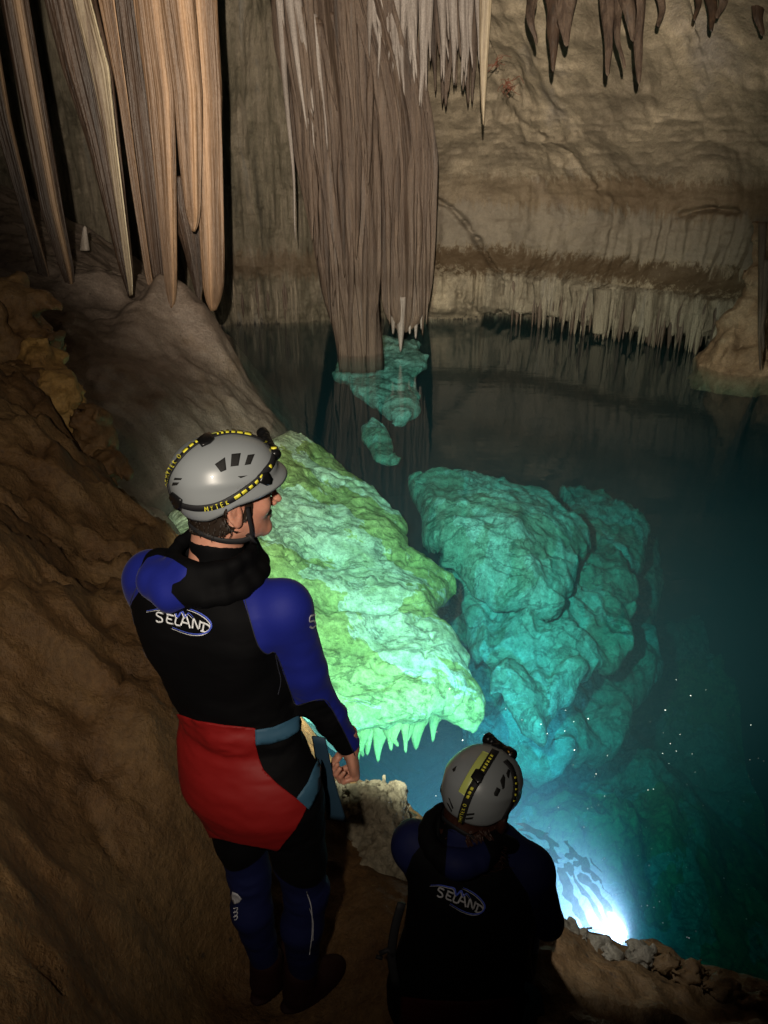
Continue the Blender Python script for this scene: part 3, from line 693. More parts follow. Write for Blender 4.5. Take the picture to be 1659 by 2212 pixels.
for px_, y0_, y1_, w_, tx in ((1325, 600, 722, .9, 'widest pale stalactite in the far waterline fringe, squared end touching the water'), (1385, 640, 718, .6, 'narrow pale stalactite just right of the widest one in the waterline fringe'), (1437, 600, 728, .7, 'long pointed pale stalactite at the waterline, right of the widest one'), (1500, 620, 725, .8, 'pale stalactite at the waterline close to the triangular rock')):
    d_ = np.interp(px_, [1095, 1300, 1480, 1659], [13.6, 12.3, 11.5, 10.8])-.1; a = aty(px_, y0_, d_); p = wall_at(a[0], .78); z1 = aty(px_, y1_, p[1])[2]; a = p-np.array([0, -.05, 0]); b = np.array([p[0], p[1]-.03, max(z1, -.04)])
    V, Fc = spike(a, b, .13*w_ if px_ != 1325 else .14, .10 if px_ == 1325 else .02, 18, 26, .20, px_, .6, power=.5); make('stalactite', V, Fc, M_wallp, loc=a, label=tx, cat='stalactite')

# ================================================================ dripstone columns and curtains traced as solids with their own depth
def column(name, rows, d, depth=.75, seg=144, seed=0, mat=None, flute=.15, nfl=9, label=None, cat='stalactite', edge=False, fold=0.0, group=None):
    """rows: (image y, left x, right x) at distance d; becomes a fluted solid"""
    rows = sorted(rows)
    if rows[0][0] == T0:
        a_, b_2 = rows[1], rows[2]; k_ = (T0-a_[0])/(b_2[0]-a_[0])*.7; rows[0] = (T0, a_[1]+(b_2[1]-a_[1])*k_, a_[2]+(b_2[2]-a_[2])*k_)
    R_ = np.array(rows, float); ys = np.linspace(R_[0, 0], R_[-1, 0], 130); V = []
    xl = np.interp(ys, R_[:, 0], R_[:, 1]); xr = np.interp(ys, R_[:, 0], R_[:, 2])
    for _ in range(3):
        xl[1:-1] = (xl[:-2]+2*xl[1:-1]+xl[2:])/4; xr[1:-1] = (xr[:-2]+2*xr[1:-1]+xr[2:])/4
    ang = np.linspace(0, 2*math.pi, seg, endpoint=False); zc = []; at = []
    for k, y in enumerate(ys):
        a = aty(xl[k], y, d); b = aty(xr[k], y, d); c = (a+b)/2; r = (b[0]-a[0])/2
        q = np.stack([np.cos(ang)*2.2, np.sin(ang)*2.2, np.full(seg, c[2]*.35)], -1)+seed*5.1
        n = 1+flute*(vn(q*1.3, seed)*1.2+.7*vn(q*np.array([2.6, 2.6, 1.4]), seed+1)+.5*vn(q*np.array([6, 6, 1.2]), seed+2)+.45*vn(q*np.array([14, 14, 1.6]), seed+3)+.2*vn(q*np.array([30, 30, 5]), seed+4)+.45*np.cos(ang*nfl+seed+c[2]*.5))
        n = n+fold*np.cos(ang*3+seed)
        V.append(np.stack([c[0]+r*n*np.cos(ang), c[1]+max(r*depth, .04)*n*np.sin(ang), np.full(seg, c[2])+.01*vn(q*3)], -1))
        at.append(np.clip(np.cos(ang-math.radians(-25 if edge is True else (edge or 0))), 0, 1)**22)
    V = np.concatenate(V); Fc = [tuple(q) for q in grid_faces(len(ys), seg, True)]+[tuple(range(seg))[::-1], tuple(range((len(ys)-1)*seg, len(ys)*seg))]
    loc = V[:seg].mean(0)
    return make(name, V, Fc, mat or M_drip, loc=loc, label=label, cat=cat, group=group, attrs={'edge': np.concatenate(at)})
def curtain_mat(name, dark, pale, st=1.0, ec=None):
    m, nt, N, K, b = nmat(name); v = coords(nt, (7*st, 7*st, .16)); n1 = noise(nt, v, 1.5, 5, .6); n2 = noise(nt, coords(nt, (26, 26, 1.2)), 1.5, 5, .7); n3 = noise(nt, coords(nt), 26, 5, .7)
    c = ramp(nt, n1, [(.32, dark), (.62, tuple((a+q)/2 for a, q in zip(dark, pale))), (.75, pale)])
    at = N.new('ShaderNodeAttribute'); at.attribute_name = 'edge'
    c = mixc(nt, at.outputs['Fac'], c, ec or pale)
    c = mixc(nt, .5, c, ramp(nt, n2, [(.3, .45), (.65, 1.0)]), 'MULTIPLY'); c = mixc(nt, .3, c, ramp(nt, n3, [(.3, .5), (.65, 1.0)]), 'MULTIPLY')
    K.new(c, b.inputs['Base Color']); b.inputs['Roughness'].default_value = .5; b.inputs['Specular IOR Level'].default_value = .4
    n = bump(nt, None, n2, .6, .02); bump(nt, b, n3, .5, .008, n); return m
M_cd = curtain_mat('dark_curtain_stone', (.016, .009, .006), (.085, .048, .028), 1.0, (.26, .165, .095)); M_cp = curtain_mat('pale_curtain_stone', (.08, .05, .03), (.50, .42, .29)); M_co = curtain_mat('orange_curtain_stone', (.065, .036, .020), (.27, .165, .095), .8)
T0 = -420
column('stone_curtain', [(T0, -60, -20), (250, -14, 18), (450, 45, 66), (600, 86, 108), (640, 104, 112)], 9.3, .9, seed=1, mat=M_cd, label='thin dark blade of dripstone leaning at the left picture edge', cat='dripstone')
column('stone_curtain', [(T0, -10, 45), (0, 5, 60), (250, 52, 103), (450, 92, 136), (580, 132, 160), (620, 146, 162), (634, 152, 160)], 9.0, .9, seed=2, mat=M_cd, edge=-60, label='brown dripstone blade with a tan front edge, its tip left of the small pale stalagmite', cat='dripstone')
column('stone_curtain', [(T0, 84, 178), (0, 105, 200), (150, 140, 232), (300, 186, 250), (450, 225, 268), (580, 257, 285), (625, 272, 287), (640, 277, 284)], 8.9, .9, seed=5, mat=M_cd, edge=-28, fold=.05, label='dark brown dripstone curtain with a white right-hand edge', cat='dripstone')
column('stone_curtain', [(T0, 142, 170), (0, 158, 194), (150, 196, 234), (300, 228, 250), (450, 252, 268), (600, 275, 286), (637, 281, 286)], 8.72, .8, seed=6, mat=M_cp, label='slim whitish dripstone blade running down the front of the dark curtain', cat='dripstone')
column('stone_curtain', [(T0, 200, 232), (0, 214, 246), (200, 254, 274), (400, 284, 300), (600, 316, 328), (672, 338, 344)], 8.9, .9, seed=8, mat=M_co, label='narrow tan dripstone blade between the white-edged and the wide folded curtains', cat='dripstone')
column('stone_curtain', [(T0, 230, 300), (0, 245, 306), (200, 272, 332), (400, 296, 354), (600, 325, 366), (660, 338, 358), (676, 346, 352)], 9.25, .9, seed=9, mat=M_cd, label='dark brown dripstone curtain hanging between two tan blades', cat='dripstone')
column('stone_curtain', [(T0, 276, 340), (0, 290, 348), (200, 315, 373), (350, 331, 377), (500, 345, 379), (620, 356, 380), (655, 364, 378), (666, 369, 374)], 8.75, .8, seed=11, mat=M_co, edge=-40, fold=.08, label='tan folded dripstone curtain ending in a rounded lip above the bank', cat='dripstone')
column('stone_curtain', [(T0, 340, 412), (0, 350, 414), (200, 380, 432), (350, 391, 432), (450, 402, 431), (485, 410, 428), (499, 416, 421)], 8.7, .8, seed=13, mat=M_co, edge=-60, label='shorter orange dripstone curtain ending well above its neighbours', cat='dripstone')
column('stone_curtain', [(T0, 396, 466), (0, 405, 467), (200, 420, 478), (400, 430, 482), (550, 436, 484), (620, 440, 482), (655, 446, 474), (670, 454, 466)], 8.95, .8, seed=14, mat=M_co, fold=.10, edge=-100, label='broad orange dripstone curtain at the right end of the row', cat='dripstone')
column('stone_curtain', [(380, 366, 430), (450, 375, 434), (550, 403, 438), (620, 420, 438), (649, 427, 434)], 9.2, .8, seed=15, mat=M_cd, label='small dark dripstone point behind the broad orange curtain', cat='dripstone')
# twin central columns
column('dripstone_column', [(T0, 600, 790), (0, 612, 792), (100, 622, 800), (200, 640, 806), (300, 652, 812), (400, 668, 812), (500, 686, 814), (600, 705, 816), (700, 728, 816), (770, 738, 818), (800, 740, 818)], 11.5, .6, seed=21, nfl=13, flute=.20, fold=.06, label='left and wider of the twin brown dripstone columns, reaching the water', cat='dripstone column')
column('dripstone_column', [(T0, 740, 860), (0, 752, 868), (150, 800, 905), (250, 818, 925), (350, 826, 938), (500, 831, 932), (600, 838, 928), (650, 840, 922), (690, 848, 912), (705, 858, 900), (716, 866, 880)], 11.3, .6, seed=22, nfl=11, flute=.20, fold=.05, label='right of the twin brown dripstone columns, broken into spikes above the water', cat='dripstone column')
for x, y0_, y1_, w_, sd_, lb in ((866, 640, 760, .105, 31, 'longest spike under the right twin column, almost touching the water'), (850, 660, 722, .06, 32, 'short spike at the left foot of the right twin column'), (886, 660, 722, .05, 33, 'spike just right of the longest one under the right twin column'), (899, 650, 732, .055, 34, 'second spike right of the longest one under the right twin column'), (911, 640, 712, .05, 35, 'outermost right spike under the right twin column')):
    a = aty(x, y0_, 11.25); b = aty(x-1, y1_, 11.25); V, Fc = spike(a, b, w_, .012, 14, 20, .14, sd_, .8); make('stalactite', V, Fc, M_dripm, loc=a, label=lb, cat='stalactite')
# feathered drapery on the upper left column and the lilac straws over the twin columns
for k in range(26):
    x = rs.uniform(615, 790); y0_ = rs.uniform(-60, 60); y1_ = rs.uniform(150, 420) if x > 650 else rs.uniform(260, 540)
    a = aty(x-rs.uniform(10, 28), y0_, 11.05); b = aty(x+(660-x)*.1+18, y1_, 11.0); V, Fc = spike(a, b, rs.uniform(.03, .07), .008, 10, 20, .15, k+40, .6, wander=.05)
    make('stalactite', V, Fc, M_drip if k % 5 else M_dripm, loc=a, label='thin grey-brown stalactite clinging to the upper face of the left twin column', cat='stalactite', group='stalactites on the left twin column')
for k, (x, y0_, y1_, w_) in enumerate([(664, 300, 520, .06), (676, 330, 560, .05), (690, 380, 610, .06), (700, 430, 700, .05), (712, 480, 660, .05), (722, 520, 742, .05), (760, 500, 775, .06), (790, 450, 770, .055), (838, 380, 700, .05), (925, 420, 700, .05), (918, 500, 725, .04), (732, 300, 600, .07), (775, 260, 560, .07), (860, 300, 600, .06), (890, 280, 650, .07), (800, 120, 400, .07), (905, 380, 690, .06)]):
    a = aty(x, y0_, 11.0); b = aty(x+(12 if x < 760 else -2), y1_, 11.05); V, Fc = spike(a, b, w_, .010, 12, 30, .3, k+300, .9, wander=.04, top=.35)
    make('stalactite', V, Fc, M_drip, loc=a, label='slender brown stalactite fused to the front of the twin dripstone columns', cat='stalactite', group='ribs on the front of the twin columns')
for k in range(34):
    x = rs.uniform(795, 1035); y1_ = rs.uniform(60, 170)+80*rs.random()*(x > 850)+(rs.random() < .2)*40
    a = aty(x, -110, 11.2); b = aty(x+rs.uniform(-6, 14), y1_, 11.1); V, Fc = spike(a, b, rs.uniform(.035, .10), .008, 10, 20, .16, k+80, .7, wander=.04)
    make('stalactite', V, Fc, M_dripm, loc=a, label='pale lilac-grey stalactite in the cluster above the twin columns', cat='stalactite', group='pale stalactite cluster at top centre')
column('stalactite', [(T0, 1034, 1066), (0, 1036, 1062), (100, 1036, 1056), (200, 1038, 1050), (262, 1042, 1046), (270, 1043, 1045)], 10.2, .9, seed=50, mat=M_cp, flute=.05, label='long single white stalactite with a tan tip, hanging alone at top centre', cat='stalactite')
for k in range(14):
    x = 930+k*7.5+rs.uniform(-3, 3); a = aty(x, -110, 11.9); b = aty(x+rs.uniform(-3, 6), rs.uniform(110, 235), 11.8); V, Fc = spike(a, b, rs.uniform(.07, .13), .012, 12, 26, .28, k+400, .7, wander=.04)
    make('stalactite', V, Fc, M_drip, loc=a, label='grey-brown stalactite in the curtain behind the single white one', cat='stalactite', group='brown stalactites behind the white one')
for x, y1_, w_, sd_, lb in ((1196, 155, .16, 61, 'dark rounded stalactite left of the pair of long brown ones'), (1225, 100, .2, 62, 'grey ribbed stalactite just right of the dark rounded one'), (1315, 165, .11, 63, 'left of the pair of long thin brown stalactites at upper right'), (1338, 150, .07, 64, 'thin stalactite between the two long brown ones'), (1382, 182, .12, 65, 'longest brown stalactite at upper right, narrow and crooked'), (1355, 90, .14, 66, 'short brown stalactite above the longest one'), (1505, 45, .08, 67, 'short dark stub left of the black stalactite at the top edge'), (1535, 70, .13, 68, 'black stalactite at the top edge, second from the right corner'), (1640, 78, .16, 69, 'dark thick stalactite in the upper right corner'), (1560, 40, .1, 70, 'small brown stalactite right of the black one'), (1150, 95, .09, 71, 'short grey stalactite left of the dark rounded one'), (1425, 60, .08, 72, 'small tan stalactite between the long brown group and the dark stub')):
    y0_ = -80; d_ = 10.0; a = aty(x-6, y0_, d_+.5); b = aty(x+3, y1_, d_); V, Fc = spike(a, b, w_*.75, .015, 18, 40, .42, sd_, .6, power=.85, wander=.07, bulge=.1)
    make('stalactite', V, Fc, M_cd if sd_ in (61, 67, 68, 69) else M_drip, loc=a, label=lb, cat='stalactite')
# little red-brown roots on the wall
parts = []
for (x, y) in ((1072, 130), (1095, 175), (1105, 190)):
    b0 = wall_at(aty(x, y, 13)[0], 3.9)
    d_ = 11.6; p0 = aty(x, y, d_)
    for k in range(6):
        q = [p0+np.array([rs.uniform(-.02, .02), 0, rs.uniform(-.02, .02)])]
        for j in range(4): q.append(q[-1]+np.array([rs.uniform(-.07, .1), rs.uniform(-.02, .02), rs.uniform(-.09, .06)]))
        parts.append(tube(spline(q, 3), np.linspace(.006, .002, 13), 5))
V, Fc = merge(parts); make('root_tuft', V, Fc, M_root, loc=V.mean(0), label='small tuft of red-brown rootlets beside the single white stalactite', cat='root')

# ================================================================ left bank of grey flowstone
bank_pts = [(340, 1110, 6.0, 0), (600, 930, 8.1, 0), (545, 860, 9.0, 0), (505, 780, 10.6, 0), (480, 710, 13.2, 0)]
BP = [pt(342, 1112, 0), pt(450, 1010, 0), pt(600, 925, 0), pt(575, 885, 0), pt(545, 845, 0), pt(512, 780, 0), pt(490, 730, 0)]
BP += [pt(365, 1160, -.35), pt(420, 1200, -.6), pt(300, 1150, -.15)]
BP += [tuple(np.array(pt(342, 1112, 0))+(.5, -.3, -.6)), tuple(np.array(pt(450, 1010, 0))+(.5, -.3, -.6)), tuple(np.array(pt(600, 925, 0))+(.6, 0, -.8)), tuple(np.array(pt(545, 845, 0))+(.6, 0, -1.)), tuple(np.array(pt(490, 730, 0))+(.8, 0, -1.2))]
for x, y, d in ((470, 706, 9.9), (490, 760, 9.3), (505, 830, 8.6), (440, 760, 9.0), (350, 690, 9.1), (300, 720, 8.4), (260, 690, 8.8), (380, 820, 8.0), (430, 860, 7.9), (330, 880, 7.3), (200, 760, 7.8), (120, 640, 8.6), (60, 560, 9.6), (30, 520, 10.4), (-60, 540, 9.8), (180, 590, 10.2), (-60, 700, 7.6), (100, 820, 6.8), (220, 900, 6.6), (300, 980, 6.4), (60, 900, 6.0), (200, 1000, 5.6), (420, 960, 7.0), (-200, 800, 6.0)):
    p = aty(x, y, d); BP.append(tuple(p))
bf = rbf(BP, .03)
def bank_fn(X, Yv):
    Z = bf(X, Yv); P2 = xyz(X, Yv, 0*X)
    Z = Z+.13*fbm(P2*.9, 4, 3)+.030*fbm(P2*2.6, 4, 9, .5, True)+.018*fbm(P2*7, 4, 12)+.006*fbm(P2*16, 3, 15)
    # rounded knoll under the curtain row
    for (px_, py_, d, r, hgt) in ((352, 705, 8.9, .30, .34), (425, 735, 9.0, .38, .34), (470, 790, 8.9, .3, .22), (215, 650, 9.2, .35, .28), (300, 740, 8.5, .35, .20), (150, 720, 7.9, .4, .18), (420, 850, 7.8, .5, .12), (330, 930, 7.2, .4, .10), (250, 830, 7.3, .5, .12)):
        q = aty(px_, py_, d); Z = Z+hgt*np.exp(-(((X-q[0])**2+(Yv-q[1])**2)/r**2))
    return np.clip(Z, -6, 3.2)
heightfield('bank', -9.0, -.3, 4.4, 13.8, .036, bank_fn, M_bank, kind='structure')
# small pale stalagmite on the bank and two rounded stones under the curtains
def blob(name, px_, py_, d, r, mat, seed, label, cat='rock', amp=.25, zoff=0, res=.03, fr=2.2, M=None):
    c = aty(px_, py_, d); c[2] += zoff; r = np.array(r, float)
    def fn(P):
        q = P-c; 
        if M is not None: q = q@M.T
        return (np.linalg.norm(q/r, axis=-1)-1)*r.min()+amp*r.min()*(fbm(P*fr/r.mean(), 4, seed)+.5*fbm(P*fr*.5/r.mean(), 2, seed+9, ridged=True)-.2)
    V, Q = surface_nets(fn, c-r*1.55, c+r*1.55, res); V = relax(V, tris(Q), 1, .4)
    return make(name, V, Q, mat, loc=c-np.array([0, 0, r[2]]), label=label, cat=cat)
a = aty(183, 532, 10.5); V, Fc = spike(a-np.array([0, 0, .05]), aty(183, 488, 10.5), .06, .02, 14, 14, .12, 3); make('stalagmite', V, Fc, M_dripw, loc=a, label='small pale stalagmite standing on the grey bank behind the curtains', cat='stalagmite')
blob('rock', 212, 645, 9.3, (.22, .2, .2), M_drip, 5, 'rounded brown stone on the bank between the curtain tips', amp=.15)
blob('rock', 500, 855, 8.9, (.12, .5, .14), M_ochre, 8, 'rusty crust along the water edge of the grey bank', amp=.4, res=.03) if False else None

# ================================================================ near ground: the slope and ledge the people stand on
gp = []
def g(px_, py_, z): gp.append(pt(px_, py_, z))
def gy(px_, py_, d): gp.append(tuple(aty(px_, py_, d)))
gy(0, 885, 3.2); gy(90, 925, 3.3); gy(180, 985, 3.4); gy(262, 1062, 3.4); gy(340, 1125, 3.4); gy(410, 1190, 3.3); gy(-200, 820, 3.0)
gy(0, 1100, 2.6); gy(120, 1150, 2.8); gy(230, 1200, 2.8); gy(0, 1400, 2.05); gy(150, 1450, 2.1); gy(260, 1500, 2.1); gy(320, 1400, 2.4); gy(330, 1560, 2.0); gy(-200, 1300, 2.0)
gy(60, 1750, 1.55); gy(200, 1750, 1.7); gy(340, 1750, 1.8); gy(100, 2050, 1.15); gy(280, 2000, 1.45); gy(60, 2200, 1.0); gy(250, 2180, 1.25); gy(400, 1950, 1.65); gy(-150, 1900, 1.1)
g(440, 2120, .36); g(520, 2080, .32); g(640, 2140, .31); g(580, 2180, .32); g(760, 2120, .32); g(740, 2200, .32); g(700, 2000, .33); g(800, 2000, .36); g(790, 1930, .36); g(830, 2080, .38); g(900, 2150, .40); g(1000, 2180, .40); g(1080, 2100, .36)
g(1180, 2150, .30); g(1300, 2190, .28); g(1180, 2040, .20); g(1260, 2070, .18); g(1340, 2080, .16); g(1450, 2110, .15); g(1580, 2170, .14); g(1400, 2200, .22); g(720, 1860, .30); g(740, 1690, .12); g(800, 1750, .14); g(700, 1640, .08); g(640, 1570, .12); g(560, 1450, .25); g(860, 1800, .12); g(660, 1900, .32); g(860, 1940, .32); g(900, 1900, .22); g(960, 1920, .2); g(1090, 1980, .2)
gp += [(0, -.3, 1.1), (-.5, .2, 1.15), (.6, .2, .9), (0, .6, .8), (1.5, .8, .5), (-1.2, 0, 1.35), (-2.5, 0, 1.8), (-2.5, 1.5, 2.0), (-3, 3, 2.2), (1.5, -.5, .9), (2.5, .6, .4), (-1.2, -1, 1.2), (.5, -1, 1.2)]
gf_ = rbf(gp, .012)
shore_px = [(410, 1185), (440, 1300), (520, 1400), (640, 1560), (715, 1640), (745, 1655), (800, 1700), (842, 1712), (878, 1735), (892, 1790), (905, 1850), (1000, 1890), (1120, 1960), (1175, 1992), (1215, 2006), (1260, 2014), (1300, 2032), (1342, 2052), (1375, 2042), (1420, 2052), (1470, 2082), (1540, 2100), (1600, 2130), (1659, 2150), (1760, 2200), (1900, 2260)]
shore = [tuple(atz(x, y, 0)[:2]) for x, y in shore_px]; shore = [(-1.0, 3.55), (-1.7, 3.75), (-2.6, 3.9), (-3.6, 3.9), (-3.6, -1.6), (3.4, -1.6), (3.4, 1.2)][::1]
shore_w = [tuple(atz(x, y, .0)[:2]) for x, y in shore_px]
land = [(-3.7, 3.9), (-2.6, 3.95), (-1.7, 3.85), (-1.15, 3.6)]+shore_w[1:]+[(3.6, .9), (3.6, -1.8), (-3.7, -1.8)]
def ground_fn(X, Yv):
    P2 = xyz(X, Yv, 0*X); Z = gf_(X, Yv)
    wx = .035*fbm(P2*5, 4, 3); wy = .035*fbm(P2*5, 4, 8)
    sd = poly_sd(X+wx, Yv+wy, land)
    far = sstep(.3, 1.1, np.hypot(X+.35, Yv-1.62)); lf = sstep(-.35, -.8, X)
    rel = (.045+.07*lf)*fbm(P2*2.3, 5, 33)*far+(.022+.02*lf)*fbm(P2*6, 5, 37, .55, True)*(.4+.6*far)+.011*fbm(P2*22, 4, 39)-.05*lf*(1-sstep(0, .05, np.abs(fbm(P2*1.6, 4, 77))))
    Z = Z+rel
    edge = sstep(-.10, .0, sd)
    Z = Z*(1-edge)+edge*np.minimum(Z, .05)
    out = np.clip(sd, 0, 3); Z = np.where(sd > 0, np.minimum(Z, .05-out*4.5*sstep(0, .2, out+.05)), Z)
    return np.clip(Z, -6.5, 3.2)
heightfield('ground', -3.7, 3.6, -1.7, 4.3, .02, ground_fn, M_brown, kind='structure')
def gz(x, y): return float(ground_fn(np.array([[x]]), np.array([[y]]))[0, 0])

# ochre crags along the crest of the slope
for k, (x, y, d, r, lb) in enumerate([(30, 745, 4.3, (.26, .22, .30), 'large lumpy orange-brown crag at the left picture edge'), (8, 668, 4.5, (.13, .16, .14), 'small bright ochre knob on top of the left crag'), (95, 830, 4.1, (.13, .14, .20), 'orange rock lump below the large crag on the slope crest'),
        (128, 885, 3.95, (.12, .13, .20), 'bright yellow-ochre crag in the middle of the crest'), (150, 845, 4.05, (.06, .08, .07), 'little jutting ochre knob over the middle crag'), (205, 945, 3.85, (.10, .12, .17), 'brown pillar-like rock at the lower part of the crest'), (200, 905, 3.9, (.07, .08, .05), 'pale cap of the pillar-like crest rock'), (235, 1010, 3.7, (.11, .12, .09), 'low rock wedge ending the ochre crest above the person'), (50, 850, 4.0, (.22, .2, .22), 'brown rock mass under the large orange crag')]):
    blob('crag', x, y, d, r, M_ochre if k in (1, 3, 4, 6) else (M_ochre if k == 2 else M_brown), 20+k, lb, amp=.30, res=.014, fr=1.8)
# pale crusted rock at the water beside the standing person
def pale_fn(P):
    c = atz(800, 1810, .12); d = ell(P, c, (.17, .20, .26)); c2 = atz(845, 1750, .18); d = smin(d, ell(P, c2, (.075, .08, .14)), .06)
    c3 = atz(730, 1780, .12); d = smin(d, ell(P, c3, (.12, .16, .20)), .06); c4 = atz(825, 1880, .20); d = smin(d, ell(P, c4, (.15, .10, .12)), .06)
    return d+.020*fbm(P*14, 4, 3)+.012*fbm(P*40, 3, 6, ridged=True)
lo = atz(780, 1800, .1); V, Q = surface_nets(pale_fn, lo-np.array([.4, .4, .5]), lo+np.array([.4, .4, .35]), .009)
make('rock', V, Q, M_pale, loc=lo-np.array([0, 0, .1]), label='pale crusted rock rising from the water between the two people', cat='rock')
# torch-lit stones at the near water edge
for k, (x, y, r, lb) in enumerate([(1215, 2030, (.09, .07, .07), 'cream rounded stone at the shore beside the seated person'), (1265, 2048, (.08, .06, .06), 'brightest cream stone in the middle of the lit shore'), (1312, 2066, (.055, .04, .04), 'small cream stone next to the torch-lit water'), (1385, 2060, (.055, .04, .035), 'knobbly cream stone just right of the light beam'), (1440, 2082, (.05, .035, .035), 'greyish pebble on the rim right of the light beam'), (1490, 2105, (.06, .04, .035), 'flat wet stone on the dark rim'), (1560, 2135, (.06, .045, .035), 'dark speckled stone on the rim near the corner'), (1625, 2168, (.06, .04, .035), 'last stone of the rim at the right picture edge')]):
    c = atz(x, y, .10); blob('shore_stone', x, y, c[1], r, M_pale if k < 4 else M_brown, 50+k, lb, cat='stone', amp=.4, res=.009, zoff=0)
# triangular rock standing in the water at far right
def tri_fn(P):
    c = aty(1625, 700, 10.9); q = P-np.array([c[0], c[1], 0]); w = np.interp(P[..., 2], [-.4, 0, .5, 1.0, 1.4, 2.2], [.75, .68, .45, .25, .16, .2])
    return (np.hypot(q[..., 0], q[..., 1]*1.1)-w)*.7+.07*fbm(P*3.2, 4, 5)+.025*fbm(P*10, 3, 8)
c = aty(1625, 785, 10.9); V, Q = surface_nets(tri_fn, (c[0]-1.0, c[1]-1.0, -.3), (c[0]+1.0, c[1]+1.0, 1.9), .035)
make('rock', V, Q, rock('tan_rock', [(.16, .09, .05), (.32, .20, .12), (.42, .30, .20)], 2.2, (1, 1, 1), .8, .04, .65, 9), loc=(c[0], c[1], 0), label='tan triangular rock standing in the water at the right edge', cat='rock')
for x, y0_, y1_, w_, lb in ((1648, 480, 800, .05, 'thin long stalactite in front of the tan triangular rock'), (1655, 560, 760, .07, 'stalactite at the right picture edge by the triangular rock')):
    a = aty(x, y0_, 10.0); b = aty(x-8, y1_, 10.0); V, Fc = spike(a, b, w_, .015, 12, 24, .16, x, .8, wander=.03); make('stalactite', V, Fc, M_drip, loc=a, label=lb, cat='stalactite')

# ================================================================ water
mw, nt, N, K, b_ = nmat('water'); N.remove(b_); out = N['Material Output']
tr = N.new('ShaderNodeBsdfTransparent'); gl = N.new('ShaderNodeBsdfGlossy'); gl.inputs['Roughness'].default_value = .015
ge = N.new('ShaderNodeNewGeometry'); vd = N.new('ShaderNodeVectorMath'); vd.operation = 'DOT_PRODUCT'; K.new(ge.outputs['Normal'], vd.inputs[0]); K.new(ge.outputs['Incoming'], vd.inputs[1])
fac = math_(nt, 'SUBTRACT', 1.0, math_(nt, 'ABSOLUTE', vd.outputs['Value'])); fac = math_(nt, 'POWER', fac, 4.4); fac = math_(nt, 'ADD', math_(nt, 'MULTIPLY', fac, .95), .02, True)
rip = noise(nt, coords(nt, (1, 2.4, 1)), 2.6, 3, .55, .2); rip2 = noise(nt, coords(nt, (1, 2.0, 1)), 11, 2, .5)
b1 = N.new('ShaderNodeBump'); b1.inputs['Strength'].default_value = .10; b1.inputs['Distance'].default_value = .02; K.new(rip, b1.inputs['Height'])
b2 = N.new('ShaderNodeBump'); b2.inputs['Strength'].default_value = .05; b2.inputs['Distance'].default_value = .006; K.new(rip2, b2.inputs['Height']); K.new(b1.outputs['Normal'], b2.inputs['Normal'])
K.new(b2.outputs['Normal'], gl.inputs['Normal'])
mx = N.new('ShaderNodeMixShader'); K.new(fac, mx.inputs[0]); K.new(tr.outputs[0], mx.inputs[1]); K.new(gl.outputs[0], mx.inputs[2]); K.new(mx.outputs[0], out.inputs['Surface'])
ab = N.new('ShaderNodeVolumeAbsorption'); ab.inputs['Color'].default_value = (.36, .795, .815, 1); ab.inputs['Density'].default_value = .84
vs = N.new('ShaderNodeVolumeScatter'); vs.inputs['Color'].default_value = (.50, .74, .9, 1); vs.inputs['Density'].default_value = .025; vs.inputs['Anisotropy'].default_value = .05
av = N.new('ShaderNodeAddShader'); K.new(ab.outputs[0], av.inputs[0]); K.new(vs.outputs[0], av.inputs[1]); K.new(av.outputs[0], out.inputs['Volume'])
bx0, bx1, by0, by1, bz = -9.5, 9.5, .2, 15.5, -7.0
V = [(bx0, by0, bz), (bx1, by0, bz), (bx1, by1, bz), (bx0, by1, bz), (bx0, by0, 0), (bx1, by0, 0), (bx1, by1, 0), (bx0, by1, 0)]
make('water', V, [(0, 3, 2, 1), (4, 5, 6, 7), (0, 1, 5, 4), (1, 2, 6, 5), (2, 3, 7, 6), (3, 0, 4, 7)], mw, smooth=False, kind='structure')

# ================================================================ scum film and specks floating on the water by the torch
fx0, fx1, fy0, fy1 = .50, 1.35, 1.70, 2.75
xs = np.arange(fx0, fx1, .006); ys = np.arange(fy0, fy1, .006); X, Yv = np.meshgrid(xs, ys, indexing='ij')
Q = xyz(X, Yv, 0*X); w1 = fbm(Q*3.0, 4, 201); w2 = fbm(Q*3.0, 4, 211); F = np.sin((fbm(xyz(X+.16*w1, Yv+.16*w2, 0*X)*3.2, 4, 221)+.25*w1)*13)
zone = wpoly([(1105, 1785), (1135, 1772), (1180, 1800), (1235, 1812), (1290, 1850), (1320, 1905), (1300, 1950), (1335, 1990), (1352, 2035), (1310, 2035), (1215, 2010), (1190, 1950), (1170, 1900), (1120, 1850)], 0)
F = F*.35-.12-8*np.clip(poly_sd(X+.05*w1, Yv+.05*w2, zone)+.01, -1, 1)*1.0; F = np.minimum(F, np.sin((fbm(xyz(X+.16*w1, Yv+.16*w2, 0*X)*3.2, 4, 221)+.25*w1)*13)*.3+.08)
V = np.stack([X, Yv, 0*X+.004], -1).reshape(-1, 3); T = tris(grid_faces(len(xs), len(ys)))[:, ::-1]
V2, T2, M2 = split_mesh(V, T, F.ravel(), None, 1); T2 = T2[M2 == 1]; used = np.unique(T2); re = np.full(len(V2), -1); re[used] = np.arange(len(used))
mf, nt, N, K, _b = nmat('mineral_film'); K.new(ramp(nt, noise(nt, coords(nt, (1, 1, 1)), 7, 4, .6, 2.5), [(.35, (.02, .025, .06)), (.5, (.06, .075, .14)), (.62, (.16, .18, .24))]), _b.inputs['Base Color'])
_b.inputs['Roughness'].default_value = .4; _b.inputs['Alpha'].default_value = .5
make('mineral_film', V2[used], re[T2], mf, loc=V2[used].mean(0), label='swirling pale mineral film floating on the water beside the torch beam', cat='film', kind='stuff')
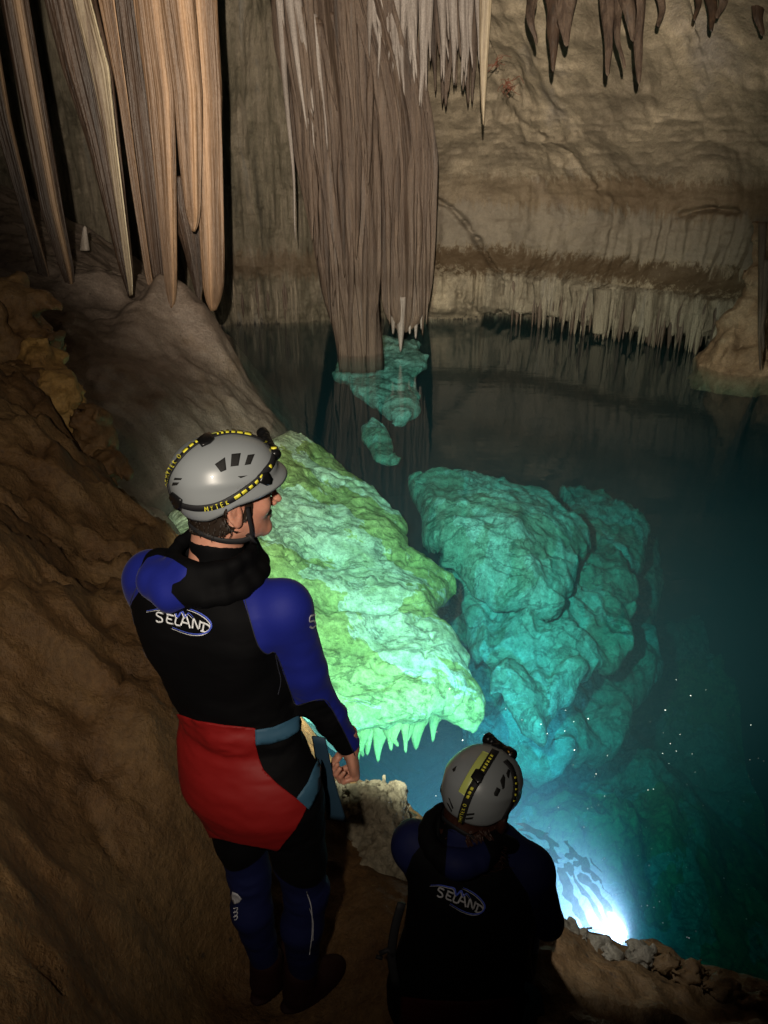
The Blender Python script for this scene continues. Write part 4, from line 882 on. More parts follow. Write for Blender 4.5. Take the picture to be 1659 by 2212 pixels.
parts = []; r2 = random.Random(77)
for k in range(150):
    a = atz(r2.uniform(930, 1650), 1460+580*r2.random()**.8, .003); 
    if poly_sd(np.array([a[0]]), np.array([a[1]]), np.array(land))[0] < .03: continue
    s_ = r2.choice((.0011, .0013, .0016, .002, .0024, .0032)); v = np.array([(1, 0, 0), (0, 1, 0), (-1, 0, 0), (0, -1, 0), (0, 0, 1), (0, 0, -.3)])*s_+a
    parts.append((v, [(0, 1, 4), (1, 2, 4), (2, 3, 4), (3, 0, 4), (1, 0, 5), (2, 1, 5), (3, 2, 5), (0, 3, 5)]))
V, Fc = merge(parts); make('floating_specks', V, Fc, plain('pale_speck', (.85, .87, .9), .3), loc=V.mean(0), smooth=False, label='scattered white specks floating on the water around the torch beam', cat='specks', kind='stuff')

# ---------------------------------------------------------------- the standing man
man = empty('person', MB, 'standing person in blue and black wetsuit with red seat guard, back turned, grey helmet', 'person')
HY = math.radians(62)
hp = atz(491, 1068, MB[2]+1.70)                     # middle of the head
HF = Frame(hp, HY, math.radians(-2)); HF.M = HF.M*1.06
B = Frame(MB, MY)
def lc(px, py, u):                                  # a place on the photographed figure at height u above the feet
    return B.l(atz(px, py, MB[2]+u))
LEAN = lambda u: np.interp(u, [0, .5, .85, 1.05, 1.3, 1.6], [.03, .02, .0, -.05, -.08, -.09])
TOR = [(.74, .015, -.03, .10, .09), (.80, .015, -.035, .180, .12), (.88, .012, -.04, .208, .135), (.96, .0, -.035, .200, .130), (1.06, -.025, -.015, .172, .112),
       (1.16, -.060, -.01, .176, .116), (1.28, -.085, -.005, .195, .130), (1.38, -.094, -.01, .208, .132), (1.45, -.095, -.01, .195, .118),
       (1.51, -.088, -.01, .135, .090), (1.56, -.08, -.01, .075, .07), (1.64, -.08, .0, .062, .066)]
neck_l = B.l(HF.w((0, -.03, -.08)))
RS, RE, RW = np.array([.120, .01, 1.435]), np.array([.160, .07, 1.135]), np.array([.225, .130, .950])
LS, LE, LW = np.array([-.274, -.0, 1.435]), np.array([-.322, .07, 1.19]), np.array([-.24, .25, 1.02])
def suit_sd(P, g=0.0):
    d = loft_sd(P, TOR)
    for (s, e, w, sg) in ((RS, RE, RW, 1), (LS, LE, LW, -1)):
        d = smin(d, ell(P, s-np.array([sg*.005, 0, .0]), (.066, .066, .075)), .05)
        a = smin(rcone(P, s, s*.35+e*.65, .062, .053), rcone(P, s*.35+e*.65, e, .053, .045), .01)
        a = smin(a, smin(rcone(P, e, e*.6+w*.4, .045, .046), rcone(P, e*.6+w*.4, w, .046, .034), .01), .02)
        d = smin(d, a, .028)
    d = smin(d, ell(P, (.01, -.085, .90), (.15, .075, .10)), .04)            # seat
    d = smin(d, ell(P, (-.155, -.075, 1.36), (.085, .05, .12)), .05); d = smin(d, ell(P, (.0, -.075, 1.36), (.085, .05, .12)), .05)   # shoulder blades
    for sg, hx, kn, an in ((1, .110, (.138, .0, .49), (.108, .0, .10)), (-1, -.085, (-.042, -.02, .50), (-.012, -.02, .10))):
        hpj = np.array([hx, -.02, .84]); kn = np.array(kn); an = np.array(an)
        l = smin(rcone(P, hpj, hpj*.4+kn*.6, .094, .074), rcone(P, hpj*.4+kn*.6, kn, .074, .060), .02)
        cf = kn*.68+an*.32+np.array([0, -.02, 0])
        l = smin(l, smin(rcone(P, kn, cf, .058, .062), rcone(P, cf, an, .060, .042), .02), .03)
        d = smin(d, l, .03)
    return d-g
sV, sQ = surface_nets(lambda P: suit_sd(P), (-.46, -.28, .04), (.33, .38, 1.62), .0065)
sT = tris(sQ); sV = relax(sV, sT, 2)
# folds of the neoprene at elbow, waist and knee
nz = fbm(sV*np.array([9, 9, 22]), 3, 5); fold = sum(np.exp(-((sV[:, 2]-c)/w)**2)*a for c, w, a in ((1.08, .06, .006), (.5, .06, .005), (1.14, .06, .0045), (.76, .05, .005), (1.36, .09, .0022), (.93, .12, .0025), (.3, .1, .003)))
Nn = np.zeros_like(sV); fn_ = np.cross(sV[sT[:, 1]]-sV[sT[:, 0]], sV[sT[:, 2]]-sV[sT[:, 0]])
for k in range(3): np.add.at(Nn, sT[:, k], fn_)
Nn /= np.linalg.norm(Nn, axis=1)[:, None]+1e-12
if ((Nn*(sV-sV.mean(0))).sum() < 0): sT = sT[:, ::-1]; Nn = -Nn
sV = sV+Nn*(nz*fold)[:, None]
# cut off at the neck and the cuffs
wV = B.w(sV); bV, bT = wV, sT
suit_s = Surf(wV, sT)
px, py = proj(wV)
lat = sV
# panels: signed fields, positive inside the panel
blue_r = [(545, 1215), (592, 1180), (760, 1180), (860, 1700), (800, 1735), (775, 1640), (752, 1600), (718, 1535), (700, 1512), (672, 1515), (640, 1523), (625, 1490), (607, 1440), (594, 1408), (575, 1413), (560, 1400), (540, 1340), (520, 1280), (505, 1250)]
blue_l = [(200, 1150), (345, 1180), (330, 1235), (285, 1300), (275, 1330), (292, 1380), (312, 1425), (322, 1450), (300, 1460), (200, 1450)]
f1 = np.maximum(-poly_sd(px, py, blue_r), -poly_sd(px, py, blue_l))
V2, T2, M2 = split_mesh(wV, sT, f1, None, 1)
def refield(V): return proj(V)
px2, py2 = refield(V2); l2 = B.l(V2)
leg = np.minimum(.60+.03*np.sin(l2[:, 0]*20)-l2[:, 2], .2)          # navy below the knee line
V3, T3, M3 = split_mesh(V2, T2, leg, M2, 2)
l3 = B.l(V3)
wr = np.maximum(-((l3-RW)@((RW-RE)/np.linalg.norm(RW-RE)))+.02, 0) if False else None
def cut_keep(V, T, M, F):                          # keep only the part with F > 0
    V, T, M = split_mesh(V, T, F, M*10, -1)
    return V, T, M
def drop(V, T, M, F):
    m0 = M.copy(); V, T, Mx = split_mesh(V, T, F, M+100, -5)
    # triangles that became -5 lie inside F > 0 and are dropped
    k = Mx != -5; return V, T[k], Mx[k]-100
def cuff(P, e, w, r=.07):
    ax = (w-e)/np.linalg.norm(w-e); s = (P-w)@ax; rad = np.linalg.norm((P-w)-s[:, None]*ax, axis=1)
    return np.minimum(s+.012, r-rad)
V3, T3, M3 = drop(V3, T3, M3, cuff(B.l(V3), RE, RW)); V3, T3, M3 = drop(V3, T3, M3, cuff(B.l(V3), LE, LW))
V3, T3, M3 = drop(V3, T3, M3, B.l(V3)[:, 2]-1.535)
V3, T3, M3 = drop(V3, T3, M3, .075-B.l(V3)[:, 2])
used = np.unique(T3); re = np.full(len(V3), -1); re[used] = np.arange(len(used))
suit = make('wetsuit', V3[used], re[T3], [M_neo, M_blue, M_navy], man, mi=M3)

# skin: head, neck, inner body and hands, one mesh
hV, hQ = surface_nets(head_sd, (-.1, -.13, -.2), (.1, .14, .14), .003)
hV = relax(hV, tris(hQ), 1)
inner, iQ = surface_nets(lambda P: np.maximum(suit_sd(P, -.012), P[..., 2]-1.49), (-.45, -.27, .07), (.33, .38, 1.6), .013)
def hand_frame(e, w, palm):                         # e, w in body space
    a = B.w(w)-B.w(e); a /= np.linalg.norm(a); b = np.asarray(palm, float); b = b-a*(a@b); b /= np.linalg.norm(b)
    F_ = Frame(B.w(w)-a*.002, 0); return F_, a, b
HFr, a_, b_ = hand_frame(RE, RW, -B.R*.75-B.F*.5+np.array([0, 0, -.1]))
a_ = a_*.9+np.array([-.20, -.08, -.45]); a_ /= np.linalg.norm(a_); b_ = b_-a_*(a_@b_); b_ /= np.linalg.norm(b_)
c_ = np.cross(b_, a_)
if c_@B.F < 0: c_ = -c_
HFr.M = np.stack([c_, b_, a_]); flipR = np.linalg.det(HFr.M) < 0
rhV, rhQ = hand_mesh(HFr, curl=1.32)
if flipR: rhQ = rhQ[:, ::-1]
HFl, a_, b_ = hand_frame(LE, LW, B.R); c_ = np.cross(b_, a_)
if c_@B.F < 0: c_ = -c_
HFl.M = np.stack([c_, b_, a_]); lhV, lhQ = hand_mesh(HFl, .0035)
V, Fc = merge([(HF.w(hV), hQ), (B.w(inner), iQ), (rhV, rhQ), (lhV, lhQ)])
body = make('body', V, Fc, M_skin, man)

# hair showing under the helmet rim
def hair_sd(P):
    d = head_sd(P)-.0078-.0007*vn(P*np.array([120, 120, 14]), 3)
    lim = P[..., 2]-(.0+.55*(P[..., 1]+.035)*(P[..., 1] > -.035)) + .078-.012*np.abs(P[..., 0])/.08
    ear = ell(np.stack([np.abs(P[..., 0]), P[..., 1], P[..., 2]], -1), (.080, -.008, -.012), (.03, .03, .040))
    return np.maximum(np.maximum(d, -lim), np.maximum(P[..., 1]-.035, -ear))
gV, gQ = surface_nets(hair_sd, (-.1, -.13, -.09), (.1, .06, .12), .003)
parts = [(HF.w(gV), gQ)]; rnd = random.Random(4); hB = BVHTree.FromPolygons([tuple(v) for v in hV], [tuple(map(int, t)) for t in hQ])
for k in range(110):
    az = math.radians(rnd.uniform(95, 265)); r0 = np.array([math.sin(az)*.079, math.cos(az)*.094-.010, rnd.uniform(-.060, -.020)])
    ln = rnd.uniform(.010, .022); h_, n_h, _i, _d = hB.find_nearest(Vector(r0)); r0 = np.array(h_)+np.array(n_h)*.008; p = [r0, r0+np.array([math.sin(az)*.004, math.cos(az)*.004-.0, -ln*.5]), r0+np.array([-math.sin(az)*.006+rnd.uniform(-.01, .01), -math.cos(az)*.012+rnd.uniform(-.012, .004), -ln])]
    v, f = tube(spline(p, 3), [.0010, .0010, .0010, .0009, .0008, .0006, .0003], 4); parts.append((HF.w(v), f))
V, Fc = merge(parts); make('hair', V, Fc, M_hair, man)

# helmet
hc = np.array([0, .0, .049])
HHF = Frame(hp, HY, math.radians(2), math.radians(2))
V, Fc = helmet_mesh(HHF, hc)
helm = make('helmet', V, Fc, M_shell, man); hs = Surf(V, tris(np.array(Fc)))
def laces(parent, sf, lines, name, w, mat, off=.001, th=.003):
    V, Fc = merge([ribbon(sf, l, w, off, th, 8) for l in lines]); return make(name, V, Fc, mat, parent)
top_s = spline([(585, 962), (556, 947), (524, 939), (492, 937), (455, 945), (420, 962), (390, 990), (368, 1024), (359, 1060)], 6)
low_s = spline([(590, 985), (583, 1005), (560, 1032), (530, 1057), (497, 1079), (462, 1093), (425, 1097), (392, 1090), (370, 1078), (360, 1058)], 6)
lime_s = spline([(548, 936), (510, 930), (470, 934), (435, 948), (412, 966)], 6)
laces(helm, hs, [lime_s], 'reflective_tape', .013, M_lime, .0008, .0008)
st = laces(helm, hs, [top_s, low_s], 'headlamp_strap', .0165, M_strap, .0015, .0025)
# yellow print of the straps
bl = []
for s0, s1 in ((48, 62), (66, 78), (82, 90), (95, 102), (107, 112), (117, 121)): bl.append(print_block(hs, top_s, s0, s1, -3.2, 3.2))
for s0, s1 in ((152, 158), (163, 170), (175, 185), (190, 203)): bl.append(print_block(hs, top_s, s0, s1, -3, 3))
for s0, s1 in ((22, 28), (50, 57), (64, 72), (79, 88), (95, 107), (111, 126)): bl.append(print_block(hs, low_s, s0, s1, -3.6, 3.6))
bl.append(print_block(hs, low_s, 243, 256, -4, 4))
V, Fc = merge(bl); make('yellow_print', V, Fc, M_yel, helm)
rev = low_s[::-1]; tot = np.linalg.norm(np.diff(low_s, axis=0), axis=1).sum()
tx = print_text(hs, rev, tot-192, 'MYTEK', 9.5, 11.5, .0016) + print_text(hs, rev, 30, 'C', 9, 10, .0016)
rt = top_s[::-1]; tx += print_text(hs, rt, 12, 'ARMYTEK', 8, 8.4, .0014) + print_text(hs, rt, 76, 'O', 10, 10, .0016) + print_text(hs, top_s, 12, 'K', 6, 8, .0013)
V, Fc = merge(tx); make('yellow_lettering', V, Fc, M_yel, helm)
for poly in ([(464, 1003), (486, 988), (489, 1015), (477, 1020)], [(500, 981), (520, 979), (515, 1006), (498, 1008)], [(535, 983), (550, 981), (541, 1003), (528, 1005)],
             [(378, 1032), (394, 1033), (391, 1037), (376, 1037)], [(374, 1042), (388, 1042), (383, 1048), (372, 1049)], [(513, 1029), (535, 1027), (520, 1033)]):
    V, Fc = patch(hs, poly, .0004, .0006, 4); make('vent', V, Fc, M_vent, helm)
for poly in ([(427, 956), (441, 944), (455, 940), (463, 952), (455, 960), (437, 968)], [(556, 1040), (566, 1022), (575, 1020), (583, 1033), (582, 1046), (570, 1047)], [(366, 1083), (376, 1062), (384, 1068), (396, 1078), (394, 1100), (376, 1094)]):
    V, Fc = patch(hs, poly, .003, .005, 5); make('strap_buckle', V, Fc, M_metal, helm)
# headlamp: a torch lying across the front of the helmet
def torch(parent, A, Bp, r, name='headlamp'):
    A = np.array(A); Bp = np.array(Bp); t = (Bp-A); L = np.linalg.norm(t); t /= L; prof = []
    n = 46
    for k in range(n):
        s = k/(n-1); q = r*(1.0+.0*s)
        if s < .18: q = r*(1.16-.35*(s < .03))
        elif s > .74: q = r*(1.22 if s < .97 else .95)
        elif .3 < s < .68: q = r*(.86+.09*(int(s*60) % 2))
        prof.append(q)
    P = [A+t*L*k/(n-1) for k in range(n)]; V, Fc = tube(P, prof, 20, ref=(0, 0, 1))
    o = make(name, V, Fc, M_metal, parent); return o, t
tA = hs.hit(574, 938)[0]; u_ = hs.hit(597, 975)
ax_ = HHF.R*.98-HHF.U*.1+HHF.F*.0
lc0 = HHF.w(np.array([.0, .135, .088]))
zl = (lc0-CAMP)@FWD; lamp1 = CAMP+ray(596, 986)*(zl-.03); lamp0 = CAMP+ray(565, 931)*(zl+.045); ax_ = lamp1-lamp0; ax_ /= np.linalg.norm(ax_); lc0 = (lamp0+lamp1)/2
lam, lt = torch(helm, lamp0, lamp1, .0125)
vb, fb = tube([lamp1-lt*.012+HHF.U*.010, lamp1-lt*.012+HHF.U*.0165], .0068, 12, ref=(1, 0, .1)); make('switch_button', vb, fb, M_yel, helm)
vb, fb = merge([tube([lc0-ax_*.018-HHF.F*.014-HHF.U*.004, lc0-ax_*.018+HHF.F*.002], .014, 8), tube([lc0+ax_*.018-HHF.F*.014, lc0+ax_*.018+HHF.F*.002], .014, 8)]); make('lamp_bracket', vb, fb, M_metal, helm)
spot('headlamp_light', lc0+HHF.F*.045+HHF.U*.012, (1.0, 6.2, -.95), 4700, 75, 1.0, .012, (.93, 1, .80))
# chin strap, laid on the head
headS = Surf(HF.w(hV), tris(hQ))
jaw = [HF.w(p) for p in ((.083, .018, .0), (.080, .022, -.03), (.073, .028, -.06), (.062, .03, -.088), (.04, .04, -.108), (.0, .055, -.118))]
V1, F1 = band(spline(jaw, 5), lambda p: HF.R, .010, .0022)
nape = [HF.w(p) for p in ((.068, .03, -.082), (.069, .0, -.084), (.064, -.035, -.078), (.045, -.07, -.066), (0, -.088, -.058), (-.045, -.07, -.064), (-.066, -.03, -.078), (-.066, .02, -.084))]
V2_, F2_ = band(spline(nape, 5), lambda p: (p-HF.w((0, -.01, -.08)))*np.array([1, 1, .1]), .0135, .0022)
# flat straps lie upright on the neck
V, Fc = merge([(V1, F1), (V2_, F2_), tube([HF.w((.066, .022, -.075)), HF.w((.06, .038, -.10))], .010, 8, flat=.5)]); make('chin_strap', V, Fc, M_strap, helm)

# folded down hood
hb = [suit_s.hit(x, y)[0] for x, y in ((345, 1218), (340, 1255), (372, 1283), (420, 1270), (470, 1240), (520, 1212), (548, 1196))]
nk = HF.w((0, -.03, -.12)); ring = []
for k in range(17):
    a = 2*math.pi*k/16; ring.append(nk+B.R*(.092*math.sin(a)-.004)+B.F*(.088*math.cos(a)-.012)+np.array([0, 0, -.006+.012*math.cos(a)]))
def hood_sd(P):
    d = None
    for k in range(16):
        q = rcone(P, ring[k], ring[k+1], .015, .015); o2 = lambda p: nk+(p-nk)*np.array([1.24, 1.2, 1])-np.array([0, 0, .058]); q = smin(q, rcone(P, o2(ring[k]), o2(ring[k+1]), .022, .022), .04); d = q if d is None else smin(d, q, .012)
    for k in range(len(hb)-1):
        r0, r1 = (.040, .044, .040, .034, .030, .028, .022)[k:k+2]; d = smin(d, rcone(P, hb[k], hb[k+1], r0, r1), .022)
    mid = (hb[1]+hb[2]+hb[3])/3; d = smin(d, rcone(P, mid+np.array([0, 0, .01]), (ring[8]+ring[9])/2+np.array([0, 0, -.03]), .045, .04), .04)
    d = smin(d, ell(P, hb[-1]+np.array([0, 0, .028]), (.032, .04, .032)), .02)
    inn = rcone(P, nk+np.array([0, 0, -.06]), nk+np.array([0, 0, .09]), .062, .095)
    d = smax(d, -inn, .01); d = smin(d, np.maximum(rcone(P, nk-np.array([0, 0, .05]), nk+np.array([0, 0, .012]), .066, .065), P[..., 2]-nk[2]-.010+.35*((P-nk)@B.F)), .008)
    return d-.0012*fbm(P*22, 2, 8)
kV, kQ = surface_nets(hood_sd, (-.66, 1.30, 1.62), (-.1, 1.9, 2.05), .005)
kT = tris(kQ); kV = relax(kV, kT, 2); kW = kV; px, py = proj(kW)
patch_b = [(318, 1205), (340, 1198), (372, 1207), (404, 1228), (402, 1243), (388, 1256), (372, 1262), (370, 1280), (385, 1297), (400, 1312), (360, 1330), (300, 1310), (285, 1250)]
fr_ = np.minimum(-poly_sd(px, py, patch_b), 1e3)
V, T, M = split_mesh(kW, kT, fr_, None, 1)
hood = make('hood', V, T, [M_neo, M_blue], man, mi=M); kS = Surf(kW, kT)

# back print
logo(suit_s, suit, lambda x, y: (398+(x-398)*1.0, y))
V, Fc = merge([ribbon(suit_s, [(680, 1328), (669, 1331), (668, 1342), (677, 1341), (681, 1350), (674, 1356), (668, 1353)], .0048, .002, .001, 4)])
make('arm_number', V, Fc, M_lg, suit)
sm = [[(516, 1236), (527, 1290), (543, 1350), (558, 1395), (576, 1412), (594, 1409), (612, 1448), (627, 1492), (640, 1522), (672, 1514), (700, 1511), (718, 1534), (752, 1600), (770, 1640)], [(338, 1210), (300, 1262), (276, 1330), (293, 1380), (312, 1425)], [(594, 1409), (600, 1440), (606, 1470), (600, 1500)]]
V, Fc = merge([ribbon(suit_s, p, .0022, .0012, .0008, 5) for p in sm]); make('seam', V, Fc, plain('dark_stitching', (.02, .022, .035), .7), suit)
# red seat guard with blue waist and thigh straps
gV2, gT2 = wV+B.w(Nn)*0+ (Nn@B.M)*.007, sT
px, py = proj(gV2); back = .055-B.l(gV2)[:, 1]
gpoly = [(330, 1532), (372, 1541), (381, 1543), (420, 1558), (480, 1568), (530, 1573), (552, 1575), (552, 1610), (560, 1640), (570, 1665), (600, 1695), (640, 1725), (664, 1745), (640, 1790), (612, 1825), (600, 1840), (575, 1834), (520, 1824), (470, 1812), (420, 1805), (330, 1790), (330, 1600)]
gf = np.minimum(-poly_sd(px, py, gpoly)/1000, back)
V, T, M = split_mesh(gV2, gT2, gf, None, 1)
T = T[M == 1]; used = np.unique(T); re = np.full(len(V), -1); re[used] = np.arange(len(used)); V = V[used]; T = re[T]
ctr = B.w((0, 0, .9)); e = {}
for t in T:
    for k in range(3): e[(t[k], t[(k+1) % 3])] = 1
n = len(V); Fc = [tuple(t) for t in T]
inV = V-(V-B.w(np.stack([np.interp(B.l(V)[:, 2], [0, 2], [0, 0]), 0*V[:, 0], B.l(V)[:, 2]], 1)))*.035
for (a, b) in list(e):
    if (b, a) not in e: Fc.append((b, a, a+n, b+n))
make('seat_guard', np.vstack([V, inV]), Fc, M_red, man)
gS = Surf(gV2, sT)
V, Fc = patch(gS, [(551, 1576), (590, 1570), (625, 1555), (646, 1545), (650, 1560), (648, 1576), (620, 1595), (585, 1606), (552, 1609)], .001, .002, 6); make('waist_strap', V, Fc, M_web, man)
V, Fc = patch(gS, [(640, 1724), (664, 1690), (676, 1660), (686, 1640), (692, 1660), (690, 1700), (680, 1727), (667, 1749)], .001, .002, 6); make('thigh_strap', V, Fc, M_web, man)
t0, t1, t2 = [atz(x, y, z) for x, y, z in ((688, 1592, 1.33), (706, 1680, 1.13), (728, 1772, .93))]
t0 = aty(688, 1592, MB[1]+.02); t1 = aty(706, 1685, MB[1]+.03); t2 = aty(728, 1772, MB[1]+.04)
V, Fc = tube(spline([t0, t1, t2], 6), np.linspace(.02, .03, 13), 8, ref=(.3, 1, 0), flat=.12); make('strap_tail', V, Fc, M_web2, man)
# prints on the calves
V, Fc = merge([patch(suit_s, [(503, 1925), (514, 1930), (523, 1940), (518, 1948), (507, 1953), (500, 1938)], .002, .001, 4)]+[ribbon(suit_s, [(506, 1962+i*9), (514, 1960+i*9), (512, 1967+i*9), (508, 1968+i*9)], .003, .002, .001, 3) for i in range(3)]+[ribbon(suit_s, [(662, 1925), (672, 1960), (674, 2010), (668, 2060)], .003, .002, .001, 6), ribbon(suit_s, [(668, 1960), (676, 1990), (675, 2030)], .002, .002, .001, 6)])
make('leg_print', V, Fc, M_lg, suit)
# boots
def boot(FrB, sgn=1):
    def fn(P):
        d = smin(rcone(P, (0, -.01, .13), (0, -.02, .05), .052, .05), ell(P, (0, .04, .04), (.045, .10, .045)), .03)
        d = smin(d, ell(P, (0, .09, .03), (.044, .065, .033)), .03)
        return np.maximum(smin(d, ell(P, (0, .035, .012), (.050, .125, .02)), .008), -P[..., 2])
    V, Q = surface_nets(fn, (-.08, -.12, -.01), (.08, .22, .2), .006); V = relax(V, tris(Q), 1)
    return FrB.w(V), Q
for fx, fy, yw in ((.108, .0, MY+.45), (-.012, -.01, MY+.1)):
    o_ = B.w((fx, fy, .0)); V, Fc = boot(Frame(o_, yw)); make('boot', V, Fc, M_boot, man)

# ---------------------------------------------------------------- the seated woman
WB = np.array([.235, 1.45, .42]); WY = math.radians(14)
wom = empty('person', WB, 'seated person in dark wetsuit and helmet at the pool edge, seen from behind, head bent', 'person')
WF = Frame(WB, WY)
whp = atz(1034, 1722, 1.17); WHY = math.radians(38)
WH = Frame(whp, WHY, math.radians(-22), math.radians(3)); WH.M = WH.M*1.04
wn = WF.l(WH.w((0, -.03, -.12)))
WT = [(-.04, -.01, 0, .18, .13), (.02, -.01, .0, .220, .15), (.10, -.01, .0, .222, .145), (.20, -.01, .01, .200, .128), (.30, -.008, .03, .180, .115), (.40, -.005, .055, .180, .12), (.48, -.005, .078, .185, .12),
      (.55, -.005, .095, .170, .105), (.61, .01, .11, .12, .085), (.67, wn[0]*.7, .12, .072, .066), (.74, wn[0], wn[1], .058, .06)]
wRS, wRE, wRW = np.array([.148, .10, .535]), np.array([.208, .13, .315]), np.array([.10, .34, .26])
wLS, wLE, wLW = np.array([-.178, .10, .545]), np.array([-.215, .26, .40]), np.array([-.08, .42, .30])
def wsuit_sd(P, g=0.0):
    d = loft_sd(P, WT)
    for (s, e, w, sg) in ((wRS, wRE, wRW, 1), (wLS, wLE, wLW, -1)):
        d = smin(d, ell(P, s, (.062, .062, .07)), .045)
        d = smin(d, smin(rcone(P, s, e, .060, .050), rcone(P, e, w, .048, .034), .015), .028)
    for sg in (1, -1):
        h = np.array([sg*.10, .03, .07]); k = np.array([sg*.15+.0, .46, .10]); a = np.array([sg*.12, .50, -.32])
        l = smin(rcone(P, h, k, .095, .062), rcone(P, k, a, .060, .042), .02); d = smin(d, l, .03)
    return d-g
V, Q = surface_nets(wsuit_sd, (-.36, -.20, -.42), (.36, .64, .735), .0075); T = tris(Q); V = relax(V, T, 2)
V = V+(fbm(V*np.array([11, 11, 24]), 3, 9)*.0022)[:, None]*np.array([.3, -1, .1])
wW = WF.w(V); wS = Surf(wW, T); px, py = proj(wW)
wb_r = [(1085, 1780), (1300, 1780), (1300, 2060), (1150, 2060), (1160, 2000), (1140, 1930), (1100, 1870)]
wb_l = [(780, 1740), (935, 1760), (930, 1800), (890, 1850), (872, 1900), (868, 1950), (780, 1950)]
f = np.maximum(-poly_sd(px, py, wb_r), -poly_sd(px, py, wb_l))
V2, T2, M2 = split_mesh(wW, T, f, None, 1)
V2, T2, M2 = drop(V2, T2, M2, cuff(WF.l(V2), wRE, wRW)); V2, T2, M2 = drop(V2, T2, M2, cuff(WF.l(V2), wLE, wLW))
used = np.unique(T2); re = np.full(len(V2), -1); re[used] = np.arange(len(used))
M_dblue = M_navy
wsuit = make('wetsuit', V2[used], re[T2], [M_neo, M_navy], wom, mi=M2)
iV, iQ = surface_nets(lambda P: wsuit_sd(P, -.014), (-.36, -.18, -.4), (.36, .62, .74), .015)
HR, a_, b_ = hand_frame(wRE, wRW, -WF.R) if False else (None, None, None)
def whand(e, w, palm, side):
    a = WF.w(w)-WF.w(e); a /= np.linalg.norm(a); b = palm-a*(a@palm); b /= np.linalg.norm(b); F_ = Frame(WF.w(w)-a*.002, 0)
    c = np.cross(b, a)
    if c[2] < 0: c = -c
    F_.M = np.stack([c, b, a]); V, Q = hand_mesh(F_, .0035, 1.2)
    return V, (Q[:, ::-1] if np.linalg.det(F_.M) < 0 else Q)
hV2, hQ2 = surface_nets(lambda P: np.maximum(head_sd(P), -.115-P[..., 2]), (-.1, -.13, -.2), (.1, .14, .14), .0035)
V, Fc = merge([(WH.w(hV2), hQ2), (WF.w(iV), iQ), whand(wRE, wRW, -WF.R+0*WF.F, 1), whand(wLE, wLW, WF.R+0*WF.F, -1)])
make('body', V, Fc, M_skin, wom)
gV, gQ = surface_nets(lambda P: np.maximum(np.maximum(head_sd(P)-.006-.002*vn(P*np.array([220, 220, 40]), 5), P[..., 1]-.05), -P[..., 2]-.10), (-.1, -.13, -.12), (.1, .07, .12), .004)
parts = [(WH.w(gV), gQ)]; rnd = random.Random(9)
root = WH.w((.05, -.05, -.07))
for k in range(110):
    p0 = root+np.array([rnd.uniform(-.035, .03), rnd.uniform(-.02, .02), rnd.uniform(-.01, .03)]); ln = rnd.uniform(.05, .12)
    q = [p0, p0+np.array([.018+rnd.uniform(-.01, .012), -.012, -ln*.4]), p0+np.array([.03+rnd.uniform(-.02, .025), -.02, -ln*.75]), p0+np.array([.03+rnd.uniform(-.03, .04), -.01, -ln])]
    parts.append(tube(spline(q, 3), np.linspace(.0022, .0007, 10), 4))
M_hair2 = plain('red_brown_hair', (.035, .011, .006), .5, .5, 90, .4, .002, .4)
V, Fc = merge(parts); make('hair', V, Fc, M_hair2, wom)
# hood lying open behind the neck
nk2 = WH.w((0, -.035, -.115)); ring2 = []
for k in range(17):
    a = 2*math.pi*k/16; ring2.append(nk2+WF.R*(.088*math.sin(a)+.004)+WF.F*(.085*math.cos(a)-.012)+np.array([0, 0, .030+.006*math.cos(a)]))
hb2 = [wS.hit(x, y)[0] for x, y in ((950, 1800), (985, 1826), (1030, 1836), (1076, 1824), (1104, 1826))]
def whood_sd(P):
    d = None
    for k in range(16):
        q = rcone(P, ring2[k], ring2[k+1], .025, .025); d = q if d is None else smin(d, q, .012)
    for k in range(4): d = smin(d, rcone(P, hb2[k], hb2[k+1], .022, .022), .03)
    d = smin(d, rcone(P, hb2[2]+np.array([0, 0, .02]), ring2[8], .028, .03), .05)
    d = smax(d, -rcone(P, nk2+np.array([0, 0, -.06]), nk2+np.array([0, 0, .09]), .045, .075), .01)
    return smin(d, rcone(P, nk2-np.array([0, 0, .05]), nk2*.45+WH.w((0, -.025, -.07))*.55, .068, .066), .015)-.0015*fbm(P*24, 2, 3)
V, Q = surface_nets(whood_sd, (-.05, 1.28, .95), (.55, 1.85, 1.3), .006); V = relax(V, tris(Q), 1); px, py = proj(V)
V, T, M = split_mesh(V, tris(Q), -poly_sd(px, py, [(968, 1790), (1040, 1805), (1060, 1850), (1050, 1905), (960, 1905)]), None, 1)
make('hood', V, T, [M_neo, M_navy], wom, mi=M)
ca, sa = math.cos(math.radians(9.5)), math.sin(math.radians(9.5))
def LA(x, y):
    dx, dy = (x-396)*.88, (y-1344)*.92; return 994+dx*ca-dy*sa, 1945+dx*sa+dy*ca
logo(wS, wsuit, LA, 1.1, True)
